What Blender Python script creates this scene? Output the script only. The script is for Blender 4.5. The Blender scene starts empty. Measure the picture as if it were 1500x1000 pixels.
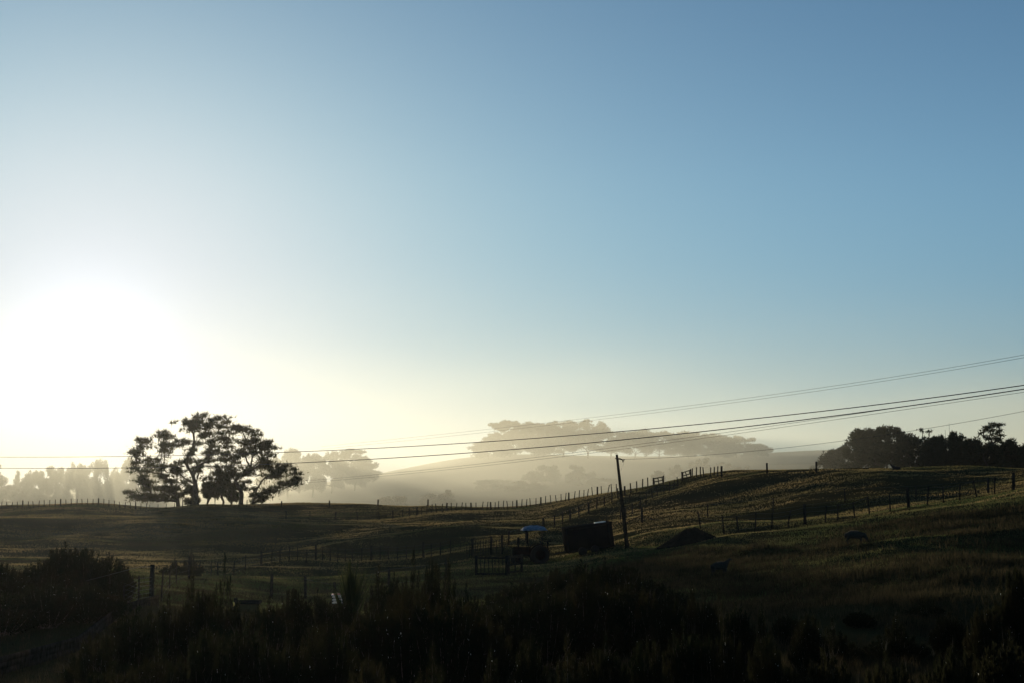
import bpy, bmesh, math, random
import numpy as np
from mathutils import Vector, Matrix

# ------------------------------------------------------------------ camera, sky, sun
S = bpy.context.scene
C = S.collection
F = 2083.3                                   # 50 mm lens on a 1500 px wide photo
HOR = 705.0
PITCH = math.atan((HOR - 500) / F)
cam = bpy.data.objects.new('camera', bpy.data.cameras.new('camera'))
C.objects.link(cam)
cam.data.lens = 50
cam.data.sensor_width = 36
cam.data.clip_start = 0.1
cam.data.clip_end = 30000
cam.location = (0, 0, 0)
cam.rotation_euler = (math.radians(90) + PITCH, 0, 0)
S.camera = cam

SUN_AZ, SUN_EL = -16.6, 3.8                  # degrees, azimuth from +Y towards +X
w = bpy.data.worlds.new('World')
S.world = w
w.use_nodes = True
wn, wl = w.node_tree.nodes, w.node_tree.links
bg = wn['Background']
sky = wn.new('ShaderNodeTexSky')
sky.sky_type = 'NISHITA'
sky.sun_disc = False
sky.sun_elevation = math.radians(SUN_EL)
sky.sun_rotation = math.radians(SUN_AZ)
sky.air_density = 0.6
sky.dust_density = 0.15
sky.ozone_density = 4.0
tint = wn.new('ShaderNodeMix')
tint.data_type = 'RGBA'
tint.blend_type = 'MULTIPLY'
tint.inputs[0].default_value = 1
tint.inputs[7].default_value = (0.88, 1.33, 1.00, 1)
wl.new(sky.outputs[0], tint.inputs[6])
# film-like shoulder, per channel: x / (1 + (x / knee)^3)^(1/3)
def vmath(op, a_, b_):
    n = wn.new('ShaderNodeVectorMath')
    n.operation = op
    for i, q in enumerate((a_, b_)):
        if q is None: continue
        if isinstance(q, (tuple, float)):
            n.inputs[i].default_value = q if isinstance(q, tuple) else (q, q, q)
        else:
            wl.new(q, n.inputs[i])
    return n.outputs[0]
KNEE = 0.77 / 0.14
# the round aureole of thin high haze around the sun
a, e = math.radians(SUN_AZ), math.radians(SUN_EL + 1.2)
tcw = wn.new('ShaderNodeTexCoord')
nrm = vmath('NORMALIZE', tcw.outputs['Generated'], None)
dt = wn.new('ShaderNodeVectorMath')
dt.operation = 'DOT_PRODUCT'
wl.new(nrm, dt.inputs[0])
dt.inputs[1].default_value = (math.sin(a) * math.cos(e), math.cos(a) * math.cos(e), math.sin(e))
def smath(op, x, y=None):
    n = wn.new('ShaderNodeMath')
    n.operation = op
    for i, q in enumerate((x, y)):
        if q is None: continue
        if isinstance(q, float): n.inputs[i].default_value = q
        else: wl.new(q, n.inputs[i])
    return n.outputs[0]
ang = smath('ARCCOSINE', smath('MINIMUM', dt.outputs['Value'], 0.99999))
glow = smath('EXPONENT', smath('MULTIPLY', ang, -1 / 0.115))
gcol = wn.new('ShaderNodeCombineXYZ')
for i, q in enumerate((6.6, 6.9, 6.9)):
    wl.new(smath('MULTIPLY', glow, q), gcol.inputs[i])
hs = wn.new('ShaderNodeHueSaturation')
hs.inputs['Saturation'].default_value = 0.87
wl.new(tint.outputs[2], hs.inputs['Color'])
# the lowest sky is dulled by the thick haze of the horizon
sepz = wn.new('ShaderNodeSeparateXYZ')
wl.new(nrm, sepz.inputs[0])
low = wn.new('ShaderNodeMapRange')
low.interpolation_type = 'SMOOTHSTEP'
low.inputs[1].default_value = -0.02
low.inputs[2].default_value = 0.22
low.inputs[3].default_value = 0.30
low.inputs[4].default_value = 1.0
wl.new(sepz.outputs[2], low.inputs[0])
lowv = wn.new('ShaderNodeCombineXYZ')
for i in range(3):
    wl.new(low.outputs[0], lowv.inputs[i])
# pale wide layer of low haze, brightest towards the sun
band = smath('MULTIPLY', smath('EXPONENT', smath('MULTIPLY', ang, -1 / 0.60)),
             smath('EXPONENT', smath('MULTIPLY', smath('MAXIMUM', sepz.outputs[2], 0.0), -1 / 0.16)))
bcol = wn.new('ShaderNodeCombineXYZ')
for i, q in enumerate((4.7, 4.75, 4.7)):
    wl.new(smath('MULTIPLY', band, q), bcol.inputs[i])
skyc = vmath('ADD', vmath('MULTIPLY', vmath('ADD', hs.outputs[0], gcol.outputs[0]), lowv.outputs[0]), bcol.outputs[0])
v1 = vmath('MULTIPLY', skyc, 1 / KNEE)
v2 = vmath('MULTIPLY', v1, v1)
v2 = vmath('ADD', vmath('MULTIPLY', v2, v1), 1.0)
v3 = vmath('POWER', v2, 1 / 3)
core1 = smath('MULTIPLY', smath('EXPONENT', smath('MULTIPLY', smath('MULTIPLY', ang, ang), -1 / 0.05 ** 2)), 1.6)
core2 = smath('MULTIPLY', smath('EXPONENT', smath('MULTIPLY', smath('MULTIPLY', ang, ang), -1 / 0.15 ** 2)), 0.75)
core = smath('ADD', core1, core2)
ccol = wn.new('ShaderNodeCombineXYZ')
for i, q in enumerate((0.92, 0.98, 1.25)):
    wl.new(smath('MULTIPLY', core, q), ccol.inputs[i])
wl.new(vmath('ADD', vmath('DIVIDE', skyc, v3), ccol.outputs[0]), bg.inputs[0])
bg.inputs[1].default_value = 0.14

sl = bpy.data.lights.new('sun', 'SUN')
sl.energy = 4.6
sl.angle = math.radians(0.5)
sl.color = (1.0, 0.89, 0.67)
sun = bpy.data.objects.new('sun', sl)
C.objects.link(sun)
a, e = math.radians(SUN_AZ), math.radians(SUN_EL)
sdir = Vector((math.sin(a) * math.cos(e), math.cos(a) * math.cos(e), math.sin(e)))
sun.rotation_euler = sdir.to_track_quat('Z', 'Y').to_euler()

S.view_settings.view_transform = 'Standard'
S.view_settings.look = 'None'
S.view_settings.exposure = 0
S.view_settings.gamma = 1
S.render.engine = 'CYCLES'
S.cycles.use_denoising = True
S.cycles.use_adaptive_sampling = False
S.cycles.volume_bounces = 0
S.cycles.max_bounces = 5
S.cycles.transparent_max_bounces = 8

RNG = np.random.default_rng(7)
random.seed(7)
cp, sp = math.cos(PITCH), math.sin(PITCH)

def P(px, py, Y):
    """the point at depth Y seen at photo pixel (px, py)"""
    u, v = (px - 750) / F, (500 - py) / F
    dy, dz = cp - v * sp, sp + v * cp
    return (u / dy * Y, Y, dz / dy * Y)

# ------------------------------------------------------------------ materials
def mat(name, col, rough=0.9, spec=0.0, noise=None, scale=3.0, metal=0.0, transl=0.0, bump=0.0, detail=4.0):
    m = bpy.data.materials.new(name)
    m.use_nodes = True
    n, l = m.node_tree.nodes, m.node_tree.links
    b = n['Principled BSDF']
    b.inputs['Base Color'].default_value = (*col, 1)
    b.inputs['Roughness'].default_value = rough
    b.inputs['Specular IOR Level'].default_value = spec
    b.inputs['Metallic'].default_value = metal
    src = None
    if noise:
        tc = n.new('ShaderNodeNewGeometry')
        t = n.new('ShaderNodeTexNoise')
        t.inputs['Scale'].default_value = scale
        t.inputs['Detail'].default_value = detail
        l.new(tc.outputs['Position'], t.inputs['Vector'])
        r = n.new('ShaderNodeValToRGB')
        r.color_ramp.elements[0].position = 0.35
        r.color_ramp.elements[1].position = 0.65
        r.color_ramp.elements[0].color = (*col, 1)
        r.color_ramp.elements[1].color = (*noise, 1)
        l.new(t.outputs[0], r.inputs[0])
        l.new(r.outputs[0], b.inputs['Base Color'])
        src = r.outputs[0]
        if bump:
            bp = n.new('ShaderNodeBump')
            bp.inputs['Strength'].default_value = bump
            l.new(t.outputs[0], bp.inputs['Height'])
            l.new(bp.outputs[0], b.inputs['Normal'])
    if transl:
        tr = n.new('ShaderNodeBsdfTranslucent')
        tr.inputs[0].default_value = (*[min(1, c * 1.6) for c in col], 1)
        if src:
            g = n.new('ShaderNodeGamma')
            g.inputs[1].default_value = 0.75
            l.new(src, g.inputs[0])
            l.new(g.outputs[0], tr.inputs[0])
        mx = n.new('ShaderNodeMixShader')
        mx.inputs[0].default_value = transl
        l.new(b.outputs[0], mx.inputs[1])
        l.new(tr.outputs[0], mx.inputs[2])
        l.new(mx.outputs[0], n['Material Output'].inputs[0])
    return m

M = {}
M['ground'] = mat('pasture', (0.028, 0.030, 0.014), 1, 0, (0.05, 0.038, 0.016), 0.12, detail=8)
M['grass'] = mat('grass', (0.055, 0.065, 0.018), 0.9, 0, (0.42, 0.26, 0.09), 0.07, transl=0.5, detail=9)
M['greengrass'] = mat('green_grass', (0.035, 0.055, 0.014), 0.9, 0, (0.09, 0.08, 0.025), 0.15, transl=0.5, detail=9)
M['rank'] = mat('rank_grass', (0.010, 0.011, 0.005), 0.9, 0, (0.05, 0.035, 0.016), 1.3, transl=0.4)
M['pine'] = mat('pine_needles', (0.03, 0.04, 0.014), 0.8, 0, (0.06, 0.05, 0.016), 0.3, transl=0.3)
M['fartree'] = mat('far_foliage', (0.03, 0.036, 0.014), 0.9, 0, (0.045, 0.045, 0.018), 0.2, transl=0.15)
M['bark'] = mat('bark', (0.06, 0.045, 0.03), 0.95, 0.1, (0.1, 0.08, 0.055), 2.0)
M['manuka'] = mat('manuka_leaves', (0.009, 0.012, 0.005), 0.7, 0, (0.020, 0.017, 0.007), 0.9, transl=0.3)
M['twig'] = mat('pale_twigs', (0.05, 0.035, 0.022), 0.7, 0.2, (0.10, 0.075, 0.05), 4)
M['blossom'] = mat('blossom', (0.7, 0.66, 0.55), 0.8, 0.2, transl=0.4)
M['flax'] = mat('flax_leaves', (0.018, 0.026, 0.009), 0.6, 0, (0.03, 0.034, 0.01), 3, transl=0.3)
M['post'] = mat('weathered_wood', (0.02, 0.017, 0.013), 0.95, 0, (0.042, 0.035, 0.028), 5)
M['wire'] = mat('galvanised_wire', (0.08, 0.08, 0.075), 0.6, 0.3, metal=0.4)
M['cable'] = mat('black_cable', (0.03, 0.03, 0.03), 0.6, 0.3)
M['pole'] = mat('tarred_pole', (0.02, 0.016, 0.013), 0.9, 0, (0.035, 0.028, 0.02), 3)
M['ceramic'] = mat('insulator_ceramic', (0.15, 0.1, 0.07), 0.2, 0.6)
M['darksteel'] = mat('dark_painted_steel', (0.010, 0.012, 0.014), 0.9, 0, (0.016, 0.016, 0.016), 2)
M['panel'] = mat('dark_panel', (0.006, 0.007, 0.008), 0.9, 0, (0.010, 0.010, 0.010), 1.5)
M['white'] = mat('white_painted_sheet', (0.75, 0.75, 0.72), 0.5, 0.4)
M['bluecanvas'] = mat('blue_white_canvas', (0.16, 0.24, 0.36), 0.6, 0.3, (0.42, 0.48, 0.55), 5, transl=0.5)
M['rubber'] = mat('tyre_rubber', (0.008, 0.008, 0.008), 0.85, 0.2)
M['tractor'] = mat('faded_red_paint', (0.016, 0.007, 0.006), 0.8, 0, (0.01, 0.008, 0.007), 3)
M['steel'] = mat('steel', (0.3, 0.3, 0.3), 0.35, 0.5, metal=0.9)
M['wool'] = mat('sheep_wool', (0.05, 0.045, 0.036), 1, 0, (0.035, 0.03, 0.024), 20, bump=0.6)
_w = M['wool'].node_tree.nodes['Principled BSDF']
_w.inputs['Sheen Weight'].default_value = 0.15
_w.inputs['Sheen Roughness'].default_value = 0.25
_w.inputs['Sheen Tint'].default_value = (1, 0.95, 0.85, 1)
M['woolface'] = mat('sheep_face', (0.035, 0.03, 0.024), 0.9, 0)
M['hide'] = mat('dark_hide', (0.03, 0.022, 0.018), 0.8, 0.2)
M['earth'] = mat('earth', (0.018, 0.014, 0.010), 1, 0, (0.03, 0.023, 0.016), 3, bump=0.5)
M['red'] = mat('red_plastic', (0.5, 0.06, 0.03), 0.4, 0.4)
M['plastic'] = mat('white_plastic', (0.8, 0.74, 0.66), 0.4, 0.4, transl=0.4)
M['yellow'] = mat('pale_yellow_plastic', (0.6, 0.52, 0.18), 0.5, 0.4, transl=0.4)
M['timber'] = mat('pale_timber', (0.07, 0.055, 0.025), 0.9, 0, (0.1, 0.08, 0.04), 6)

# ------------------------------------------------------------------ mesh helpers
class MB:
    """collects vertices and faces; build() links them as one mesh object"""
    def __init__(s):
        s.v, s.f, s.n = [], [], 0
    def add(s, v, f):
        v = np.asarray(v, dtype=np.float32).reshape(-1, 3)
        s.v.append(v)
        s.f.append((np.asarray(f, dtype=np.int32) + s.n))
        s.n += len(v)
    def box(s, c, size, R=None):
        x, y, z = [t / 2 for t in size]
        p = np.array([(-x, -y, -z), (x, -y, -z), (x, y, -z), (-x, y, -z), (-x, -y, z), (x, -y, z), (x, y, z), (-x, y, z)])
        if R is not None:
            p = p @ np.array(R).T
        s.add(p + np.array(c), [(0, 3, 2, 1), (4, 5, 6, 7), (0, 1, 5, 4), (1, 2, 6, 5), (2, 3, 7, 6), (3, 0, 4, 7)])
    def tube(s, pts, rad, k=6, cap=True):
        pts = np.asarray(pts, float)
        n = len(pts)
        rad = np.broadcast_to(np.asarray(rad, float), (n,))
        vs = []
        t = np.gradient(pts, axis=0) if n > 1 else None
        for i in range(n):
            d = t[i] / (np.linalg.norm(t[i]) + 1e-9)
            up = np.array((0, 0, 1.0)) if abs(d[2]) < 0.9 else np.array((1.0, 0, 0))
            a_ = np.cross(d, up); a_ /= np.linalg.norm(a_)
            b_ = np.cross(d, a_)
            for j in range(k):
                q = 2 * math.pi * j / k
                vs.append(pts[i] + rad[i] * (math.cos(q) * a_ + math.sin(q) * b_))
        fs = []
        for i in range(n - 1):
            for j in range(k):
                fs.append((i * k + j, i * k + (j + 1) % k, (i + 1) * k + (j + 1) % k, (i + 1) * k + j))
        if cap:
            vs.append(pts[0]); vs.append(pts[-1])
            c0, c1 = n * k, n * k + 1
            for j in range(k):
                fs.append((c0, (j + 1) % k, j, j))
                fs.append((c1, (n - 1) * k + j, (n - 1) * k + (j + 1) % k, (n - 1) * k + (j + 1) % k))
            fs = [f if f[2] != f[3] else (f[0], f[1], f[2], -1) for f in fs]
            quads = [f for f in fs if f[3] != -1]
            tris = [f[:3] for f in fs if f[3] == -1]
            base = s.n
            s.add(vs, quads)
            s.f.append(np.asarray(tris, dtype=np.int32) + base)
        else:
            s.add(vs, fs)
    def build(s, name, m, parent=None, smooth=False):
        me = bpy.data.meshes.new(name)
        v = np.concatenate(s.v) if s.v else np.zeros((0, 3), np.float32)
        me.vertices.add(len(v))
        me.vertices.foreach_set('co', v.astype(np.float32).ravel())
        lt = np.concatenate([np.full(len(f), f.shape[1], np.int32) for f in s.f])
        li = np.concatenate([f.ravel() for f in s.f]).astype(np.int32)
        ls = np.concatenate([[0], np.cumsum(lt)[:-1]]).astype(np.int32)
        me.loops.add(len(li))
        me.loops.foreach_set('vertex_index', li)
        me.polygons.add(len(lt))
        me.polygons.foreach_set('loop_start', ls)
        me.polygons.foreach_set('loop_total', lt)
        me.update(calc_edges=True)
        if smooth:
            me.polygons.foreach_set('use_smooth', np.ones(len(lt), bool))
        me.materials.append(m)
        o = bpy.data.objects.new(name, me)
        C.objects.link(o)
        if parent:
            o.parent = parent
        return o

def tag(o, label=None, cat=None, group=None, kind=None):
    if label: o['label'] = label
    if cat: o['category'] = cat
    if group: o['group'] = group
    if kind: o['kind'] = kind
    return o

def thing(name, label, cat, loc=(0, 0, 0), rz=0, group=None, rot=None):
    o = bpy.data.objects.new(name, None)
    o.empty_display_size = 0.3
    C.objects.link(o)
    o.location = loc
    o.rotation_euler = rot or (0, 0, rz)
    return tag(o, label, cat, group)

def copy_tree(o, parent=None):
    c = o.copy()
    C.objects.link(c)
    c.parent = parent
    for ch in list(o.children):
        copy_tree(ch, c)
    return c

def unit(n):
    v = RNG.normal(size=(n, 3))
    return v / np.linalg.norm(v, axis=1)[:, None]

def leaves(mb, cen, length, width, up=0.3, dirs=None):
    """one narrow pointed leaf (a triangle) at every centre"""
    n = len(cen)
    d = unit(n) if dirs is None else dirs + unit(n) * 0.45
    d[:, 2] += up
    d /= np.linalg.norm(d, axis=1)[:, None]
    s_ = np.cross(d, unit(n))
    s_ /= np.linalg.norm(s_, axis=1)[:, None] + 1e-9
    L = (length * RNG.uniform(0.6, 1.3, n))[:, None]
    W = (width * RNG.uniform(0.6, 1.3, n))[:, None]
    v = np.stack([cen - s_ * W / 2, cen + s_ * W / 2, cen + d * L], 1).reshape(-1, 3)
    mb.add(v, np.arange(3 * n).reshape(-1, 3))

# ------------------------------------------------------------------ terrain
CTRL = [
 # left ridge with the far fence
 (-500, 745, 262), (-250, 742, 264), (0, 740, 265), (150, 738, 268), (300, 738, 270), (430, 738, 270), (540, 738, 268), (630, 740, 262), (700, 742, 254),
 # crest of the right hill
 (750, 741, 248), (800, 736, 240), (850, 729, 232), (900, 720, 222), (960, 710, 208), (1000, 702, 200), (1060, 695, 190), (1124, 691, 182),
 (1200, 687, 172), (1300, 688, 165), (1400, 691, 160), (1500, 692, 155), (1750, 692, 152),
 # lee side and the misty valley
 (0, 748, 320), (300, 749, 320), (600, 750, 310), (800, 746, 290), (960, 726, 255), (1060, 710, 240), (1200, 699, 225), (1400, 700, 215), (1600, 700, 215),
 (-300, 752, 450), (0, 752, 450), (400, 752, 450), (750, 748, 430), (1000, 722, 430), (1200, 702, 400), (1500, 700, 400), (1800, 700, 400),
 (-300, 742, 650), (0, 742, 650), (400, 740, 650), (700, 722, 600), (900, 706, 600), (1100, 692, 600), (1400, 684, 600), (1700, 684, 600),
 (0, 722, 1000), (300, 722, 1000), (480, 708, 1000), (570, 691, 960), (640, 677, 930), (720, 668, 880), (800, 670, 860), (900, 672, 850), (1040, 671, 860), (1130, 664, 1000), (1200, 659, 1150), (1400, 659, 1150), (1700, 660, 1150),
 (0, 712, 1800), (500, 710, 1800), (900, 690, 1600), (1300, 676, 1800), (1700, 676, 1800), (-400, 712, 1800), (-400, 722, 1000),
 (0, 706, 4000), (750, 700, 4000), (1500, 698, 4000),
 # left field
 (0, 751, 246), (200, 752, 246), (420, 753, 245), (540, 751, 243), (0, 758, 214), (200, 760, 212), (420, 764, 208), (0, 774, 194), (200, 777, 190), (400, 779, 188), (560, 762, 214), (0, 795, 174), (200, 797, 172), (400, 795, 172),
 (0, 817, 148), (200, 818, 146), (330, 817, 143), (0, 826, 122), (200, 828, 120), (-400, 795, 174), (-400, 830, 120),
 # the paddock on the spur
 (620, 752, 225), (700, 757, 208), (800, 748, 212), (870, 746, 175), (835, 762, 162), (795, 776, 150), (896, 735, 184), (924, 722, 192), (949, 712, 198), (966, 709, 200), (720, 777, 160), (640, 776, 168), (560, 785, 165), (480, 800, 150),
 (946, 738, 170), (972, 726, 181), (993, 712, 195), (905, 762, 150),
 # hill face
 (1035, 758, 138), (1132, 748, 138), (1237, 733, 136), (1341, 728, 134), (1447, 720, 132), (1000, 735, 165), (1100, 715, 165), (1300, 705, 150),
 (1060, 778, 108), (1180, 767, 107), (1330, 743, 108), (1483, 720, 111), (1700, 700, 112), (950, 780, 118),
 (1010, 798, 103), (918, 802, 110), (860, 810, 112), (785, 822, 114), (1100, 800, 92), (1250, 798, 81), (1400, 785, 81), (1500, 770, 84), (1700, 760, 80),
 (1000, 818, 90), (1050, 845, 74), (1150, 870, 62), (1270, 890, 50), (1420, 880, 50), (1600, 860, 52), (1150, 1000, 32), (1350, 1000, 32), (1600, 1000, 32), (1000, 905, 52), (900, 835, 90),
 # yards
 (740, 808, 124), (620, 818, 126), (520, 822, 128), (470, 823, 130), (385, 830, 122), (640, 838, 100), (730, 842, 96), (700, 870, 78), (560, 862, 84), (450, 884, 76), (400, 850, 98), (300, 845, 100),
 (225, 886, 57), (100, 880, 60), (0, 880, 60), (-400, 880, 60), (350, 905, 52), (500, 905, 54), (750, 930, 48),
 # foreground bank
 (0, 1005, 32), (400, 1020, 30), (750, 1020, 30), (-500, 1010, 32),
]
for px in (-600, 0, 750, 1500, 2100):
    CTRL += [(px, 1230, 15), (px, 1700, 8)]

def polar(X, Y):
    return np.arctan2(X, Y), np.hypot(X, Y)
cpts = np.array([P(*c) for c in CTRL])
cth, cr = polar(cpts[:, 0], cpts[:, 1])
KT = 4.0
cxy = np.stack([cth * KT, np.log(cr)], 1)
cval = cpts[:, 2] / cr
def tpsk(d2):
    return np.where(d2 > 1e-12, 0.5 * d2 * np.log(np.maximum(d2, 1e-12)), 0)
_wr = np.random.default_rng(11)
WAVES = []
for i in range(34):
    lam = 2.6 * 1.115 ** i
    q = _wr.uniform(0, math.pi)
    WAVES.append((lam, math.cos(q) * 2 * math.pi / lam, math.sin(q) * 2 * math.pi / lam, _wr.uniform(0, 6.28)))

BUMPS = [  # (polyline of (px, py, Y), height, half width)
    ([(770, 790, 140), (795, 776, 150), (835, 762, 162), (870, 746, 175), (896, 735, 184), (924, 722, 192), (952, 711, 198)], 0.7, 2.4),
    ([(1110, 812, 88), (1180, 803, 84), (1260, 796, 80), (1350, 790, 79), (1440, 783, 80), (1540, 775, 82)], 0.35, 1.3),
    ([(400, 826, 125), (440, 822, 128), (520, 820, 128), (600, 815, 127), (650, 812, 126)], 0.45, 1.8),
    ([(420, 812, 145), (500, 800, 152), (580, 790, 160), (660, 786, 162)], 0.5, 3.0),
    ([(-60, 768, 205), (60, 766, 206), (160, 768, 202), (240, 775, 196)], 0.5, 5.0),
    ([(380, 790, 172), (420, 788, 172), (450, 790, 170)], 0.4, 3.0),
]
BP = []
for pl, h, wd in BUMPS:
    BP.append((np.array([P(*q)[:2] for q in pl]), h, wd))

def relief(X, Y):
    """small undulations and banks on top of the smooth hills"""
    r = np.hypot(X, Y)
    z = np.zeros(len(X))
    far = np.clip((r - 10) / 40, 0, 1) * np.interp(r, [0, 190, 245, 2000], [1, 1, 0.22, 0.3])
    for lam, kx, ky, ph in WAVES:
        amp = 0.0021 * lam if lam < 12 else 0.045 + 0.0012 * min(lam, 60)
        z += amp * far * np.sin(kx * X * 0.9 + ky * Y * 1.05 + ph + 1.1 * np.sin(0.05 * X + 0.031 * Y + ph))
    for pl, h, wd in BP:
        best = np.full(len(X), 1e9)
        for a_, b_ in zip(pl[:-1], pl[1:]):
            ab = b_ - a_
            t = np.clip(((X - a_[0]) * ab[0] + (Y - a_[1]) * ab[1]) / (ab @ ab), 0, 1)
            best = np.minimum(best, np.hypot(X - a_[0] - t * ab[0], Y - a_[1] - t * ab[1]))
        z += h * np.exp(-(best / wd) ** 2)
    return z

cval = (cpts[:, 2] - relief(cpts[:, 0], cpts[:, 1])) / cr
n_ = len(cxy)
K = tpsk(((cxy[:, None] - cxy[None]) ** 2).sum(-1)) + np.eye(n_) * 2e-5
Pm = np.hstack([np.ones((n_, 1)), cxy])
A = np.zeros((n_ + 3, n_ + 3))
A[:n_, :n_] = K
A[:n_, n_:] = Pm
A[n_:, :n_] = Pm.T
sol = np.linalg.solve(A, np.concatenate([cval, np.zeros(3)]))


def height(X, Y):
    X, Y = np.asarray(X, float), np.asarray(Y, float)
    shp = X.shape
    X, Y = X.ravel(), Y.ravel()
    th, r = polar(X, Y)
    th = np.clip(th, -0.62, 0.62)
    lr = np.log(np.clip(r, 8, 2000))
    out = np.empty(len(X))
    for i in range(0, len(X), 40000):
        q = np.stack([th[i:i + 40000] * KT, lr[i:i + 40000]], 1)
        d2 = ((q[:, None] - cxy[None]) ** 2).sum(-1)
        out[i:i + 40000] = tpsk(d2) @ sol[:n_] + sol[n_] + q @ sol[n_ + 1:]
    z = np.clip(out * np.clip(r, 8, 2000), -40, 36) + relief(X, Y)
    return z.reshape(shp)

def gz(x, y):
    return float(height(np.array([x]), np.array([y]))[0])

def G(px, Y, dz=0.0):
    """the ground point straight below photo column px at depth Y"""
    x = P(px, HOR, Y)[0]
    return (x, Y, gz(x, Y) + dz)

def build_ground():
    fine = np.linspace(-0.50, 0.50, 900)
    coarse = np.concatenate([np.linspace(0.52, 2 * math.pi - 0.52, 90)])
    th = np.concatenate([fine, coarse])
    r = np.concatenate([[1.5, 4], np.exp(np.linspace(math.log(8), math.log(420), 620)), np.exp(np.linspace(math.log(425), math.log(1400), 120)), np.exp(np.linspace(math.log(1420), math.log(1500), 3))])
    T, R_ = np.meshgrid(th, r, indexing='ij')
    X, Y = np.sin(T) * R_, np.cos(T) * R_
    tw = np.where(T > math.pi, T - 2 * math.pi, T)
    Z = height(np.sin(np.clip(tw, -0.62, 0.62)) * R_, np.cos(np.clip(tw, -0.62, 0.62)) * R_)
    v = np.stack([X, Y, Z], -1).reshape(-1, 3)
    nt, nr = len(th), len(r)
    i = np.arange(nt)
    j = np.arange(nr - 1)
    I, J = np.meshgrid(i, j, indexing='ij')
    I2 = (I + 1) % nt
    f = np.stack([I * nr + J, I * nr + J + 1, I2 * nr + J + 1, I2 * nr + J], -1).reshape(-1, 4)
    mb = MB()
    mb.add(v, f)
    c = len(v)
    mb.v.append(np.array([[0, 0, float(Z[:, 0].mean())]], np.float32)); mb.n += 1
    tri = np.stack([np.full(nt, c), i * nr, ((i + 1) % nt) * nr], -1)
    mb.f.append(tri.astype(np.int32))
    o = mb.build('ground', M['ground'], smooth=True)
    tag(o, 'rolling pasture hills falling to a misty valley', kind='structure')
    return o
ground = build_ground()

# ------------------------------------------------------------------ grass
def noise2(x, y, seed, lam):
    r_ = np.random.default_rng(seed)
    z = 0
    for k in range(9):
        l_ = lam * 0.75 ** k
        q = r_.uniform(0, 2 * math.pi)
        z = z + (0.8 ** k) * np.sin((np.cos(q) * x + np.sin(q) * y) * 2 * math.pi / l_ + r_.uniform(0, 6.28))
    return z / 2.6

def grass(name, n, y0, y1, t0, t1, hgt, wid, m, label, pw=1.0, seed=1, lean=0.35, thr=-0.4):
    r_ = np.random.default_rng(seed)
    Y = (y0 ** pw + (y1 ** pw - y0 ** pw) * r_.random(n)) ** (1 / pw)
    u = r_.uniform(t0, t1, n)
    X = u * Y
    keep = noise2(X, Y * 0.8, seed + 5, 30) + r_.normal(size=n) * 0.3 + 0.5 * noise2(X, Y, seed + 77, 7) > thr
    X, Y = X[keep], Y[keep]
    n = len(X)
    Z = height(X, Y)
    sc = Y / 100.0
    hh = hgt * (0.55 + 0.35 * np.clip(noise2(X, Y, seed + 9, 6), -1, 1.4)) * r_.uniform(0.5, 1.5, n)
    ww = wid * (0.35 + 0.65 * sc) * r_.uniform(0.6, 1.5, n)
    q = r_.uniform(0, math.pi, n)
    c_ = np.stack([X, Y, Z - 0.02], 1)
    sd = np.stack([np.cos(q), np.sin(q), 0 * q], 1)
    tip = np.stack([r_.normal(size=n) * lean * hh, r_.normal(size=n) * lean * hh, hh], 1)
    v = np.stack([c_ - sd * ww[:, None] / 2, c_ + sd * ww[:, None] / 2, c_ + tip], 1).reshape(-1, 3)
    mb = MB()
    mb.add(v, np.arange(3 * n).reshape(-1, 3))
    o = mb.build(name, m)
    return tag(o, label, 'grass', kind='stuff')

grass('pasture_grass', 850000, 100, 285, -0.43, 0.43, 0.14, 0.043, M['grass'], 'straw-coloured pasture grass on the far fields and the hill', pw=0.7, seed=3, thr=-0.15)
grass('slope_grass', 330000, 58, 116, -0.30, 0.43, 0.15, 0.045, M['greengrass'], 'short green grass on the nearer slope and in the yard', pw=0.8, seed=4)
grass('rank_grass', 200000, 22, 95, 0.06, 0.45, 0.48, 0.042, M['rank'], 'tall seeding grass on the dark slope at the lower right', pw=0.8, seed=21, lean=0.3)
grass('bank_grass', 70000, 24, 95, -0.43, 0.10, 0.30, 0.03, M['rank'], 'dark grass around the stock yard and under the shrubs', pw=0.8, seed=31)

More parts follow.
